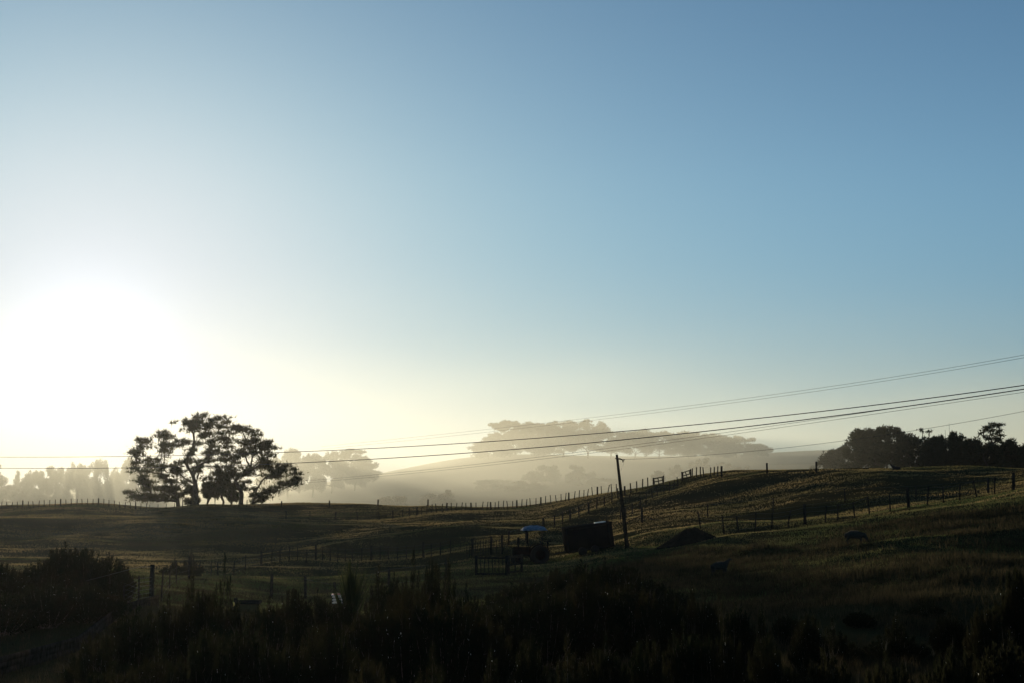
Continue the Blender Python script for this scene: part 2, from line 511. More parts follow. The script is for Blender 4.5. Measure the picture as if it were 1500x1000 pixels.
# ------------------------------------------------------------------ trees
def skeleton(base, pads, r0, seed, fork=0.16):
    """connect every pad to the nearest suitable branch node; returns segments and radii"""
    r_ = random.Random(seed)
    nodes = [Vector(base)]
    par = [-1]
    H = max(p[0][2] for p in pads) - base[2]
    top = Vector(base) + Vector(((r_.random() - .5) * 1.0, (r_.random() - .5) * 1.0, H * fork))
    for k in range(1, 4):
        nodes.append(Vector(base).lerp(top, k / 3)); par.append(len(nodes) - 2)
    root_i = 3
    order = sorted(range(len(pads)), key=lambda i: (Vector(pads[i][0]) - top).length)
    for i in order:
        c, s = Vector(pads[i][0]), pads[i][1]
        best, bi = 1e9, root_i
        for j in range(2, len(nodes)):
            d = c - nodes[j]
            cost = d.length + max(0, -d.z) * 2.5 + (nodes[j] - top).length * 0.55
            if cost < best:
                best, bi = cost, j
        a_ = nodes[bi]
        L = (c - a_).length
        n = max(2, int(L / 0.9))
        last = bi
        off = Vector((r_.uniform(-1, 1), r_.uniform(-1, 1), r_.uniform(-0.2, 1.0))) * L * 0.10
        for k in range(1, n + 1):
            t = k / n
            p = a_.lerp(c, t) + off * math.sin(t * math.pi) + Vector((r_.gauss(0, 1), r_.gauss(0, 1), r_.gauss(0, 1))) * 0.06
            nodes.append(p); par.append(last); last = len(nodes) - 1
    w_ = [0.0] * len(nodes)
    child = [0] * len(nodes)
    for i in range(len(nodes) - 1, 0, -1):
        if child[i] == 0: w_[i] += 1
        w_[par[i]] += w_[i]
        child[par[i]] += 1
    tot = w_[0]
    rad = [r0 * (w / tot) ** 0.62 * 0.95 + 0.02 for w in w_]
    rad[0] *= 1.35
    return nodes, par, rad

def limbs(mb, nodes, par, rad, k=5):
    for i in range(1, len(nodes)):
        a_, b_ = nodes[par[i]], nodes[i]
        if (b_ - a_).length < 1e-4: continue
        ra = min(rad[par[i]], rad[i] * 1.5)
        mb.tube([a_, a_.lerp(b_, .5), b_.lerp(b_ + (b_ - a_), 0.04)], [ra, (ra + rad[i]) / 2, rad[i]], k, cap=False)

def pad_leaves(mb, c, s, dens, ll, lw, sub=7, up=0.35, tuft=False):
    if sub >= 9:                            # ragged pine pad: satellites around the main clump
        for _ in range(9):
            o_ = unit(1)[0] * np.array(s) * RNG.uniform(0.7, 1.55)
            o_[2] *= 0.6
            f_ = RNG.uniform(0.2, 0.45)
            pad_leaves(mb, np.array(c) + o_, [q * f_ for q in s], dens, ll, lw, 4, up, True)
        s = [q * 0.85 for q in s]
    """foliage pad: a handful of small clumps inside a flat ellipsoid, each bristling outward"""
    c = np.array(c, float); s = np.array(s, float)
    cl = unit(sub) * (RNG.random((sub, 1)) ** 0.4) * s * 0.8
    n = max(8, int(dens * s[0] * s[2] * 4))
    pick = RNG.integers(0, sub, n)
    k_ = 0.3 if sub >= 9 else 0.42
    rr = np.array([max(0.25, s[0] * k_), max(0.25, s[1] * k_), max(0.18, s[2] * (k_ + .08))])
    d = unit(n)
    loc = d * (RNG.random((n, 1)) ** 0.45) * rr
    cen = c + cl[pick] + loc
    if sub >= 9 or tuft:                    # needles radiate in tufts from the twig ends
        n = max(3, n // 7)
        cen = np.repeat(cen[:n], 7, axis=0)
        d = np.repeat(d[:n], 7, axis=0) * 0.35
        leaves(mb, cen, ll, lw, up, dirs=d + unit(len(d)) * 0.3)
        return
    leaves(mb, cen, ll, lw, up, dirs=d * 0.9)

def padtree(name, label, cat, base, pads, r0, dens, ll, lw, foliage, seed, group=None, sub=7, fork=0.16, k=5, twigs=4):
    t = thing(name, label, cat, base, group=group)
    b = Vector(base)
    loc = [((Vector(p[0]) - b)[:], p[1]) for p in pads]
    nodes, par, rad = skeleton((0, 0, -0.4), loc, r0, seed, fork)
    mb = MB(); limbs(mb, nodes, par, rad, k)
    q_ = random.Random(seed + 9)
    for c, s in loc:                       # twigs fanning out into each pad
        root = min(range(2, len(nodes)), key=lambda j: abs((nodes[j] - Vector(c)).length - max(s) * 1.2))
        for _ in range(twigs):
            e_ = Vector(c) + Vector((q_.uniform(-1, 1) * s[0], q_.uniform(-1, 1) * s[1], q_.uniform(-.3, .6) * s[2])) * 0.9
            st = nodes[root]
            mid = st.lerp(e_, 0.5) + Vector((0, 0, -0.06 * (e_ - st).length))
            mb.tube([st, mid, e_], [max(0.03, r0 * 0.09), max(0.025, r0 * .06), 0.02], 3, cap=False)
    mb.build('trunk', M['bark'], t, smooth=True)
    mb = MB()
    for c, s in loc:
        pad_leaves(mb, c, s, dens, ll, lw, sub)
    if sub >= 9:                            # loose needles along the finer branches
        for p_, q in zip(nodes, rad):
            if q < 0.16 and p_.z > 1.2:
                m_n = 26
                leaves(mb, np.array(p_) + RNG.normal(size=(m_n, 3)) * np.array((0.75, 0.75, 0.35)), ll, lw, up=0.2)
    mb.build('crown', foliage, t)
    return t

def zpads(lst, Y, seed, spread=4.0):
    """pads listed in an enlarged crop of the photo, given a depth of their own"""
    r_ = random.Random(seed)
    out = []
    for zx, zy, rx, ry in lst:
        px, py = 180 + zx / 5.556, 590 + zy / 5.556
        y = Y + r_.uniform(-spread, spread)
        m = y / F / 5.556
        out.append((P(px, py, y), (rx * m * 1.15, max(rx, ry) * m * r_.uniform(0.8, 1.2), ry * m * 0.72)))
    full = list(out)
    for i, (c, sz) in enumerate(out):          # smaller pads bridging to the neighbours
        nb = sorted((j for j in range(len(out)) if j != i), key=lambda j: sum((c[k] - out[j][0][k]) ** 2 for k in range(3)))[:1]
        for j in nb:
            f = r_.uniform(0.35, 0.65)
            q = tuple(c[k] * (1 - f) + out[j][0][k] * f + r_.uniform(-.5, .5) for k in range(3))
            full.append((q, tuple(v * r_.uniform(0.35, 0.6) for v in sz)))
    return full

PA = [(170,310,80,45),(110,400,40,14),(120,430,40,12),(345,260,75,45),(330,370,50,40),(430,335,80,35),(230,470,100,32),(100,530,45,14),(200,560,80,22),(300,520,60,26),(150,640,55,24),(60,730,50,28),(130,765,60,26),(230,650,70,28),(320,600,65,28),(220,760,75,26),(350,700,60,30),(330,770,70,22),(400,640,45,24),(270,700,50,18),(180,700,45,18),(440,560,50,22),(400,705,55,24),(485,640,40,20),(430,772,55,18),(520,720,40,20),(160,790,85,14),(280,794,85,13)]
PB = [(640,105,55,35),(520,150,80,40),(600,165,90,36),(780,125,75,26),(700,180,75,30),(835,160,25,8),(560,225,65,26),(780,250,60,20),(480,310,45,22),(660,265,55,18),(500,485,80,28),(620,480,80,20),(420,515,60,24),(560,385,34,14),(700,470,50,18),(710,320,28,12),(600,330,36,14),(740,390,26,10),(450,560,50,18),(620,560,32,12),(540,420,30,12),(680,410,26,10)]
PC = [(940,205,75,32),(1030,230,75,26),(870,240,55,22),(1085,262,45,10),(820,290,60,18),(850,360,75,20),(1180,318,40,11),(1130,360,65,20),(1210,365,45,9),(1100,410,75,20),(1000,420,55,16),(1190,430,50,10),(940,390,45,14),(800,410,55,16),(830,462,65,20),(900,485,50,14),(1150,482,60,14),(1060,530,105,34),(1000,585,75,28),(760,520,50,20),(820,580,70,26),(900,605,50,20),(1190,520,60,18),(960,310,55,12),(1060,330,40,10),(880,540,45,14),(700,615,55,30),(740,690,55,36),(960,700,60,26),(1005,640,60,20),(870,680,50,26),(930,440,40,12),(1030,370,40,10)]
PD = [(1320,510,65,20),(1280,550,75,22),(1390,542,30,9),(1405,578,35,9),(1260,600,55,16),(1405,662,38,10),(1340,645,48,10),(1180,590,45,15),(1235,722,38,13),(1165,772,38,9),(1090,802,45,9),(1060,700,45,12),(1120,742,50,12),(1250,690,28,9)]
for nm, lab, pads, bx, Y, r0, sd in [
    ('pine_tree', 'broad pine at the left of the ridge clump, its left boughs glowing in sunlight', PA, 262, 284, 0.75, 3),
    ('pine_tree', 'tallest pine of the clump on the ridge, with an open forked crown', PB, 289, 281, 0.85, 4),
    ('pine_tree', 'dense layered dark pine at the right of the clump on the ridge', PC, 353, 285, 0.85, 5),
    ('pine_tree', 'low pine with one long bough reaching right beside the dense dark pine', PD, 369, 279, 0.5, 6)]:
    padtree(nm, lab, 'pine tree', G(bx, Y), zpads(pads, Y, sd), r0 * 0.55, 66, 0.75, 0.13, M['pine'], sd, 'pine trees on the ridge', sub=14, twigs=5)
for i, (zx, zy, rx, ry, lab) in enumerate([
    (560, 735, 75, 75, 'round dark shrub under the tallest pine'),
    (690, 715, 85, 95, 'tall dark shrub filling the gap between tallest pine and dense pine'),
    (810, 700, 80, 110, 'tallest dark shrub below the left side of the dense layered pine'),
    (890, 745, 65, 65, 'dark shrub hiding the foot of the dense layered pine')]):
    px, py = 180 + zx / 5.556, 590 + zy / 5.556
    m = 282 / F / 5.556
    base = G(px, 282 + i)
    c = P(px, py, 282 + i)
    pads = []
    for q in range(12):
        d = unit(1)[0] * RNG.random() ** 0.4
        pads.append(((c[0] + d[0] * rx * m * .75, c[1] + d[1] * rx * m, max(base[2] + .3, c[2] + d[2] * ry * m * 1.15)), (rx * m * .45, rx * m * .45, ry * m * .36)))
    padtree('evergreen_shrub', lab, 'shrub', base, pads, 0.2, 150, 0.5, 0.2, M['pine'], 60 + i, 'dark shrubs under the pines', sub=8)

def dome_tree(name, label, px, Y, wpx, toppy, seed, group, kind='dome', bottom=0.35, npads=26, dens=5, foliage=None, cat='tree', ll=None):
    """a spreading tree whose crown top is at photo row toppy"""
    r_ = random.Random(seed)
    base = G(px, Y)
    ztop = P(px, toppy, Y)[2]
    H = max(1.5, ztop - base[2])
    Rw = wpx / F * Y / 2
    pads = []
    for i in range(npads):
        if kind == 'dome':
            q, t = r_.uniform(0, 2 * math.pi), r_.random() ** 0.5
            x, y = math.cos(q) * t * Rw, math.sin(q) * t * Rw
            hz = H * (bottom + (1 - bottom) * (max(0, 1 - (0.9 * t) ** 2)) ** 0.4 * (1 - 0.85 * r_.random() ** 1.6))
            s = (Rw * r_.uniform(.24, .38), Rw * .3, H * r_.uniform(.07, .13))
            hz = min(hz, H - s[2]) * (1 - 0.10 * r_.random() * (i % 3 == 0))
        elif kind == 'cone':
            f = (i + 0.5) / npads
            rr = Rw * (1 - f ** 1.3) * r_.uniform(.55, 1.05)
            q = r_.uniform(0, 2 * math.pi)
            x, y = math.cos(q) * rr * .75, math.sin(q) * rr * .75
            hz = H * (0.04 + 0.93 * f)
            s = (Rw * (.42 * (1 - f) + .14), Rw * (.42 * (1 - f) + .14), H * .07)
        else:   # bush
            q, t = r_.uniform(0, 2 * math.pi), r_.random() ** 0.5
            x, y = math.cos(q) * t * Rw * .8, math.sin(q) * t * Rw * .8
            hz = H * (1 - (0.85 * t) ** 3) * (1 - r_.random() ** 1.5 * 0.9)
            s = (Rw * r_.uniform(.22, .36), Rw * .3, H * r_.uniform(.12, .2))
            hz = min(hz, H - s[2])
        pads.append(((base[0] + x, base[1] + y, base[2] + hz), s))
    ll = ll or Y * 0.00105
    dens = dens * 1.9 if ll < 0.001 * Y * 1.1 + 0.01 and dens < 25 else dens
    return padtree(name, label, cat, base, pads, 0.018 * H + 0.06, dens, ll, ll * 0.5, foliage or M['fartree'], seed, group, sub=6, fork=0.2 if kind == 'dome' else 0.5, k=4, twigs=2)

# shelterbelt at the far left: (px, width, top row, depth, kind, text)
sd = 100
for px, wd, top, Y, kind, lab in [
    (-8, 62, 674, 560, 'cone', 'tall hazy conifer cut by the left edge of the photo'),
    (26, 22, 692, 600, 'cone', 'small slim hazy conifer between the edge conifer and the broad shelterbelt trees'),
    (48, 34, 687, 610, 'bush', 'round hazy shelterbelt tree, first broad one right of the slim conifer'),
    (80, 36, 686, 620, 'bush', 'hazy shelterbelt tree, second broad one right of the slim conifer'),
    (112, 34, 679, 640, 'bush', 'tall hazy shelterbelt tree with gaps of light at its foot'),
    (146, 36, 676, 640, 'bush', 'pale flat-topped shelterbelt tree, second from the big pines'),
    (184, 38, 672, 660, 'bush', 'palest shelterbelt tree, just left of the big pines'),
    (222, 40, 680, 670, 'bush', 'pale tree seen through the left boughs of the big pines')]:
    dome_tree('shelterbelt_tree', lab, px, Y, wd * 1.3, top - 2, sd, 'shelterbelt trees at the far left', kind, npads=34, dens=16); sd += 1
for px, wd, top, Y, kind, lab in [
    (398, 40, 668, 640, 'bush', 'hazy tree seen right behind the low pine bough'),
    (422, 40, 649, 650, 'bush', 'tall hazy tree just right of the big pines'),
    (458, 34, 662, 640, 'bush', 'shorter hazy tree with holes of light, between two taller ones'),
    (486, 34, 659, 660, 'bush', 'hazy round tree left of the last tree of its group'),
    (520, 52, 655, 650, 'bush', 'broad hazy tree at the right end of the group beside the misty gap')]:
    dome_tree('valley_tree', lab, px, Y * 1.12, wd * 1.15, top + 2, sd, 'hazy trees right of the big pines', 'dome', bottom=0.08, npads=46, dens=12); sd += 1
# grove on the distant hill
for px, wd, top, Y, lab in [
    (716, 40, 640, 850, 'low leftmost tree of the grove on the misty hill'),
    (748, 52, 614, 860, 'tallest hazy tree near the left end of the hilltop grove'),
    (785, 60, 616, 870, 'dense hazy hilltop tree, second tall one from the left end of the grove'),
    (825, 60, 616, 860, 'hazy hilltop tree with light gaps under its crown, right of the dense one'),
    (862, 56, 614, 850, 'hazy hilltop tree standing above the leaning pole'),
    (895, 50, 628, 850, 'lower hilltop tree right of the pole top with see-through trunks'),
    (930, 56, 629, 850, 'broad open tree in the middle of the hilltop grove'),
    (966, 52, 630, 850, 'hilltop tree with bright slots of sky between its trunks'),
    (1010, 54, 631, 850, 'rounded hilltop tree right of the notch in the grove'),
    (1042, 50, 635, 860, 'hilltop tree second from the low right end of the grove, dense crown'),
    (1080, 52, 637, 860, 'hilltop tree at the right end of the grove, sloping down to the right'),
    (1108, 34, 650, 870, 'last small tree at the right end of the hilltop grove')]:
    dome_tree('grove_tree', lab, px, Y, wd * 1.25, top, sd, 'grove on the distant hill', 'dome', bottom=(0.15 if 820 < px < 990 else 0.0), npads=(40 if 820 < px < 990 else 56), dens=(6.5 if px > 800 else 9)); sd += 1
# bushes in the mist below the grove
for px, wd, top, Y, lab in [
    (795, 60, 676, 620, 'faint wide bush in the mist left of the pole'),
    (850, 50, 681, 600, 'faint low bush in the mist just left of the pole'),
    (720, 80, 702, 620, 'faint low bush at the left end of the misty slope'),
    (772, 70, 704, 580, 'faint bush just above the fence on the misty slope'),
    (884, 60, 700, 560, 'low bush in the mist behind the pole'),
    (965, 28, 689, 500, 'round hazy bush standing behind the left wooden gate'),
    (990, 30, 680, 540, 'small hazy tree between the two wooden gates'),
    (1030, 50, 670, 560, 'tallest hazy bush behind the hill crest, above the right wooden gate'),
    (1062, 44, 677, 560, 'hazy bush behind the fence end on the crest'),
    (1092, 40, 683, 540, 'lowest hazy bush at the right of the row behind the crest'),
    (1190, 16, 682, 420, 'tiny hazy bush behind the bare part of the crest'),
    (576, 50, 724, 420, 'faint low bush in the mist right of the valley trees'),
    (640, 60, 716, 460, 'faint wide bush in the mist in the middle of the valley')]:
    dome_tree('hazy_bush', lab, px, Y, wd, top, sd, 'bushes in the mist', 'bush', npads=22, dens=18, cat='bush'); sd += 1
# dark trees at the right
for px, wd, top, Y, kind, bot, lab in [
    (1228, 44, 653, 430, 'dome', .1, 'pale hazy tree at the left end of the dark trees'),
    (1268, 50, 625, 400, 'dome', .1, 'tall spreading tree with sky gaps at the left of the dark trees'),
    (1300, 56, 623, 395, 'dome', .1, 'flat-topped dark tree joined to the tall spreading one'),
    (1338, 56, 633, 390, 'dome', 0.0, 'rounded dark tree right of the flat-topped one'),
    (1366, 44, 638, 385, 'dome', 0.0, 'dark tree in the middle of the dark trees'),
    (1386, 34, 637, 380, 'bush', .2, 'small dark bushy tree left of the bare twig'),
    (1402, 34, 631, 375, 'bush', .2, 'dark pointed tree with a spiky top'),
    (1426, 46, 639, 370, 'bush', .2, 'low dark tree left of the umbrella pine'),
    (1453, 40, 648, 372, 'bush', .2, 'low dark tree directly under the umbrella pine'),
    (1480, 44, 641, 360, 'bush', .2, 'dark tree right of the umbrella pine'),
    (1510, 50, 646, 355, 'bush', .2, 'dark tree cut by the right edge of the photo')]:
    Y = Y * 0.82 if Y < 450 else Y
    dome_tree('dark_tree', lab, px, Y, wd * 1.1, top, sd, 'dark trees behind the right crest', kind, bottom=bot, npads=60, dens=30, ll=0.55); sd += 1
# umbrella pine and the wispy one
up = [(1455, 622, 14, 3), (1447, 626, 10, 3), (1462, 622, 9, 2.5), (1440, 630, 8, 2.5), (1452, 630, 8, 3), (1464, 631, 9, 3), (1457, 636, 9, 3), (1437, 635, 6, 2), (1468, 637, 6, 2), (1448, 642, 10, 5), (1460, 645, 10, 5), (1452, 655, 16, 7), (1440, 665, 14, 7), (1465, 662, 14, 8)]
m_ = 300 / F
padtree('umbrella_pine', 'umbrella-shaped pine standing above the dark trees near the right edge', 'pine tree', G(1455, 300),
        [(P(x, y, 300 + random.uniform(-1.5, 1.5)), (rx * m_, rx * m_, ry * m_)) for x, y, rx, ry in up], 0.22, 60, 0.5, 0.2, M['fartree'], 77, 'dark trees behind the right crest')
up = [(1348, 629, 5, 2.2), (1361, 631, 5, 2), (1352, 632, 3, 1.4), (1345, 645, 10, 5), (1362, 648, 9, 6)]
m_ = 318 / F
padtree('wispy_pine', 'thin pine with two small leaf tufts above the middle of the dark trees', 'pine tree', G(1355, 318),
        [(P(x, y, 318 + random.uniform(-1, 1)), (rx * m_, rx * m_, ry * m_)) for x, y, rx, ry in up], 0.14, 60, 0.45, 0.2, M['fartree'], 78, 'dark trees behind the right crest')
for px, top, lab in ((1393, 619, 'taller thin mast rising from the dark trees'), (1387, 629, 'shorter thin mast beside the taller one above the dark trees')):
    g_ = G(px, 308)
    mb = MB(); mb.tube([(0, 0, 0), (0, 0, P(px, top, 308)[2] - g_[2])], [0.05, 0.03], 5)
    o = mb.build('mast', M['pole'])
    o.location = g_
    tag(o, lab, 'mast', 'masts among the dark trees')

# ------------------------------------------------------------------ fences
def fence(name, label, posts, wires=4, big=(), hp=1.15, lean=0.05, rw=0.005, th=0.045, bh=1.3, tb=0.085, seed=1, group=None):
    """posts: (px, depth); a fence is one thing with its posts and wires"""
    r_ = random.Random(seed)
    pts = [G(px, Y) for px, Y in posts]
    t = thing(name, label, 'fence', pts[0], group=group)
    b = Vector(pts[0])
    tops = []
    for i, p in enumerate(pts):
        isb = i in big
        h = bh if isb else hp * r_.uniform(0.93, 1.08)
        l_ = lean * (0.35 if isb else 1)
        d = Vector((r_.gauss(0, l_), r_.gauss(0, l_), 1)) * h
        q = Vector(p) - b
        mb = MB()
        rr = tb if isb else th
        mb.tube([q + Vector((0, 0, -0.3)), q + d * 0.5, q + d], [rr * 1.05, rr, rr * 0.95], 7)
        mb.build('strainer_post' if isb else 'post', M['post'], t)
        tops.append((q, q + d * (1.0 * hp / h if isb else 1)))
    for k in range(wires):
        f = 0.18 + 0.76 * k / max(1, wires - 1)
        mb = MB()
        mb.tube([a_.lerp(b_, f) for a_, b_ in tops], rw, 4, cap=False)
        mb.build('wire', M['wire'], t)
    return t

def spread(knots, step):
    """post positions every `step` metres along a line of (px, depth) knots"""
    w_ = [Vector(P(px, HOR, Y)[:2]) for px, Y in knots]
    out = []
    carry = 0.0
    for a_, b_ in zip(w_[:-1], w_[1:]):
        L = (b_ - a_).length
        d = carry
        while d < L:
            p = a_.lerp(b_, d / L)
            out.append((750 + F * cp * p.x / p.y / 1.0 * (1 / (cp)), p.y))
            d += step
        carry = d - L
    return out

pl = spread([(-40, 258), (60, 259), (150, 261), (215, 262)], 0.95)
fence('batten_fence', 'long fence of close battens on the left ridge, running up to the pines', pl, 3, big=range(2, len(pl), 7), lean=0.04, th=0.07, tb=0.12, seed=2)
pl = spread([(218, 262), (300, 262), (378, 261)], 1.5)
fence('batten_fence', 'fence crossing in front of the big pines', pl, 3, big=range(4, len(pl), 8), hp=1.0, lean=0.04, th=0.06, seed=3)
fence('post_fence', 'four lone posts along the bare ridge right of the pines', [(413, 262), (483, 262), (554, 261), (627, 258)], 2, big=range(4), tb=0.14, bh=1.15, hp=0.9, seed=4)
fa = [(420, 222), (455, 222), (492, 222), (525, 221), (556, 221), (576, 220), (590, 220), (600, 221)] + [(611 + i * 7.2, 222 + i * 0.9) for i in range(13)]
fa += [(706, 234), (713, 234), (719, 234.5), (725, 235), (730, 235), (737, 236), (744, 236), (751, 236.5), (757, 237), (764, 237), (771, 237), (777, 237), (785, 237), (792, 237), (799, 236), (807, 236), (815, 235), (822, 235), (828, 234), (833, 234), (841, 233), (848, 232), (855, 231), (860, 230), (868, 229), (875, 228), (881, 226), (890, 225), (896, 224), (903, 223)]
fence('crest_fence', 'long crooked batten fence climbing the crest from the dark hollow to the pole', fa, 3, big=(2, 5, 8, 14, 19, 23, 29, 34, 40, 46), lean=0.09, th=0.07, tb=0.13, hp=1.3, seed=5)
fence('track_fence', 'fence of dark posts along the sunlit edge of the farm track', [(745, 132), (770, 139), (796, 150), (812, 155), (824, 159), (835, 162), (848, 167), (862, 172), (874, 176), (885, 180), (896, 184), (905, 187), (915, 189), (924, 192), (933, 195), (941, 197), (949, 198)], 3, big=(2, 5, 7, 12), lean=0.03, th=0.085, tb=0.13, hp=1.35, seed=6)
fence('hill_fence', 'crooked fence down the shadowed side of the farm track below the right gate', [(908, 150), (917, 155), (926, 160), (937, 165), (946, 170), (956, 174), (964, 178), (972, 181), (980, 186), (987, 191), (993, 195), (1000, 199)], 3, big=(), lean=0.09, th=0.065, hp=1.3, seed=7)
fence('crest_fence', 'short fence of leaning battens from the right gate up to the crest', [(1014, 200), (1020, 199), (1026, 198), (1031, 197), (1041, 194), (1046, 193), (1051, 191), (1057, 187)], 2, big=(7,), lean=0.07, th=0.08, hp=1.3, bh=1.4, tb=0.14, seed=8)
fence('crest_fence', 'sparse posts with one wire along the bare hill crest', [(1124, 176), (1196, 168)], 2, big=(0, 1), tb=0.12, bh=1.3, seed=9)
sf = fence('slope_fence', 'widely spaced thin posts across the middle of the hill face', [(940, 142), (1036, 138), (1132, 137), (1237, 135), (1341, 132), (1447, 130), (1560, 128)], 2, big=(0, 5), lean=0.02, th=0.06, hp=1.3, tb=0.11, bh=1.5, seed=10)
for sx_ in (-1, 1):                        # diagonal stays of the first strainer post
    mb = MB(); mb.tube([(0, 0, 0.75), (sx_ * 1.9, -0.5, 0.0 if sx_ > 0 else -0.15)], 0.045, 6); mb.build('stay', M['post'], sf)
fence('front_fence', 'nearest fence across the hill, right of the earth heap, with leaning battens', [(1026, 112), (1060, 107), (1081, 106.5), (1105, 106.5), (1129, 106.5), (1152, 107), (1178, 107), (1207, 107), (1226, 107.5), (1251, 107.5), (1273, 108), (1303, 108), (1330, 108), (1357, 108.5), (1381, 109), (1405, 109.5), (1431, 110), (1456, 110.5), (1484, 111), (1512, 111), (1540, 111)], 4, big=(6, 12, 18), lean=0.09, th=0.055, hp=1.3, bh=1.5, tb=0.12, seed=11)
fence('lower_fence', 'fence along the bank from the left shrubs to the stock yard', [(322, 108), (345, 111), (362, 116), (385, 122), (400, 124), (412, 125), (425, 126), (438, 127), (450, 127), (464, 128), (474, 128), (485, 128), (496, 128), (507, 128), (518, 128), (531, 128), (545, 128), (558, 128), (570, 128), (583, 128), (596, 127), (608, 127), (621, 127), (633, 126), (646, 126), (660, 126)], 4, big=(3, 9, 16, 22), lean=0.025, th=0.045, hp=1.2, bh=1.35, tb=0.1, seed=12)
fence('yard_fence', 'close-battened fence of the stock yard left of the tractor', spread([(684, 121), (745, 123)], 0.26), 3, big=(2, 9, 13), lean=0.02, th=0.03, hp=1.25, bh=1.55, tb=0.11, seed=13)
fence('yard_fence', 'row of single thick posts in the yard in front of the lower fence', [(400, 78), (450, 80), (492, 74), (571, 88), (634, 92), (655, 96)], 2, big=range(6), tb=0.085, bh=1.25, seed=14)
fence('paddock_fence', 'wire fence leading back from the tall post at the left shrubs', [(240, 60), (252, 68), (262, 78), (280, 88), (296, 96), (312, 104)], 4, big=(3,), lean=0.03, th=0.035, hp=1.2, rw=0.0018, seed=15)

# tall post with wires at the left shrubs
def left_gate():
    p0 = G(226, 57)
    t = thing('corner_fence', 'thick tall corner post with slack glinting wires at the left shrubs', 'fence', p0)
    mb = MB(); mb.tube([(0, 0, -0.3), (0, 0, 0.8), (0.01, 0, 1.6)], [0.1, 0.095, 0.09], 9); mb.build('corner_post', M['post'], t)
    q = Vector(G(207, 54)) - Vector(p0)
    mb = MB(); mb.tube([q + Vector((0, 0, -0.2)), q + Vector((0.01, 0, 1.1))], 0.035, 7); mb.build('post', M['post'], t)
    r = Vector(G(186, 51)) - Vector(p0)
    mb = MB(); mb.tube([r + Vector((0, 0, -0.2)), r + Vector((0, 0, 1.0))], 0.03, 7); mb.build('post', M['post'], t)
    s = Vector(G(130, 50)) - Vector(p0)
    mb = MB(); mb.tube([s + Vector((0, 0, 1.3)), q + Vector((0, 0, 1.45)), (0, 0, 1.5)], 0.007, 5); mb.build('wire', M['wire'], t)
    for k in range(6):
        z = 0.15 + k * 0.15
        mb = MB(); mb.tube([r + Vector((0, 0, z)), q + Vector((0, 0, z + 0.12)), Vector((0, 0, z + 0.2))], 0.003, 5); mb.build('wire', M['wire'], t)
    for k in range(4):
        z = 0.2 + k * 0.2
        mb = MB(); mb.tube([r + Vector((0, 0, z + 0.25)), q + Vector((0, 0, z - 0.15))], 0.003, 5); mb.build('wire', M['wire'], t)
left_gate()

# retaining edge of the drive
def retaining():
    kn = [(236, 56.5), (180, 50), (120, 43), (50, 37), (-40, 32)]
    b = Vector(G(*kn[0]))
    t = thing('timber_edge', 'long low timber edging of the drive at the lower left', 'edging', b[:])
    pts = [Vector(G(*k_)) - b for k_ in kn]
    for k in range(3):
        for a_, c_ in zip(pts[:-1], pts[1:]):
            mb = MB()
            d = c_ - a_
            x = d.normalized(); z = Vector((0, 0, 1)); y = z.cross(x).normalized(); z = x.cross(y)
            R = Matrix((x, y, z)).transposed()
            mb.box((a_ + c_) / 2 + Vector((0, 0.03 * k, 0.06 + 0.147 * k)), (d.length, 0.05, 0.14), R)
            mb.build('board', M['post'], t)
retaining()

def wooden_gate(label, px0, Y0, px1, Y1, h, bars, boards=4, name='wooden_gate', rise=0.12, m=None, uw=0.13):
    a_, c_ = Vector(G(px0, Y0)), Vector(G(px1, Y1))
    t = thing(name, label, 'gate', a_[:])
    d = c_ - a_
    m = m or M['post']
    for q in (Vector((0, 0, 0)), d):
        mb = MB(); mb.tube([q + Vector((0, 0, -0.3)), q + Vector((0, 0, h + 0.15))], 0.09, 8); mb.build('gate_post', m, t)
    x = d.normalized(); y = Vector((0, 0, 1)).cross(x).normalized(); z = x.cross(y)
    R = Matrix((x, y, z)).transposed()
    for k in range(boards):
        mb = MB(); mb.box(d / 2 + Vector((0, 0, rise + (h - rise) * k / (boards - 1))), (d.length, 0.04, 0.14), R); mb.build('rail', m, t)
    for f in bars:
        mb = MB(); mb.box(d * f + Vector((0, 0.045, rise + (h - rise) / 2)), (uw, 0.04, h - rise + 0.1), R); mb.build('upright', m, t)
    return t
wooden_gate('boarded wooden gate on the crest skyline, the left of the pair', 957, 201, 972, 200, 1.05, (0.1, 0.5, 0.9), 3)
wooden_gate('square wooden gate with four openings, the right of the pair on the crest', 999, 199, 1012, 199, 1.15, (0.08, 0.5, 0.92), 3, rise=0.2)
wooden_gate('low metal-topped yard gate in front of the shrubs left of the tractor', 698, 97, 742, 96, 1.15, (0.15, 0.28, 0.41, 0.54, 0.62, 0.75, 0.88), 2, 'yard_gate', rise=0.08, m=M['darksteel'], uw=0.035)
wooden_gate('short dark rail between the yard gate and the tractor', 745, 97, 764, 99, 1.1, (0.5,), 3, 'yard_gate', m=M['post'])

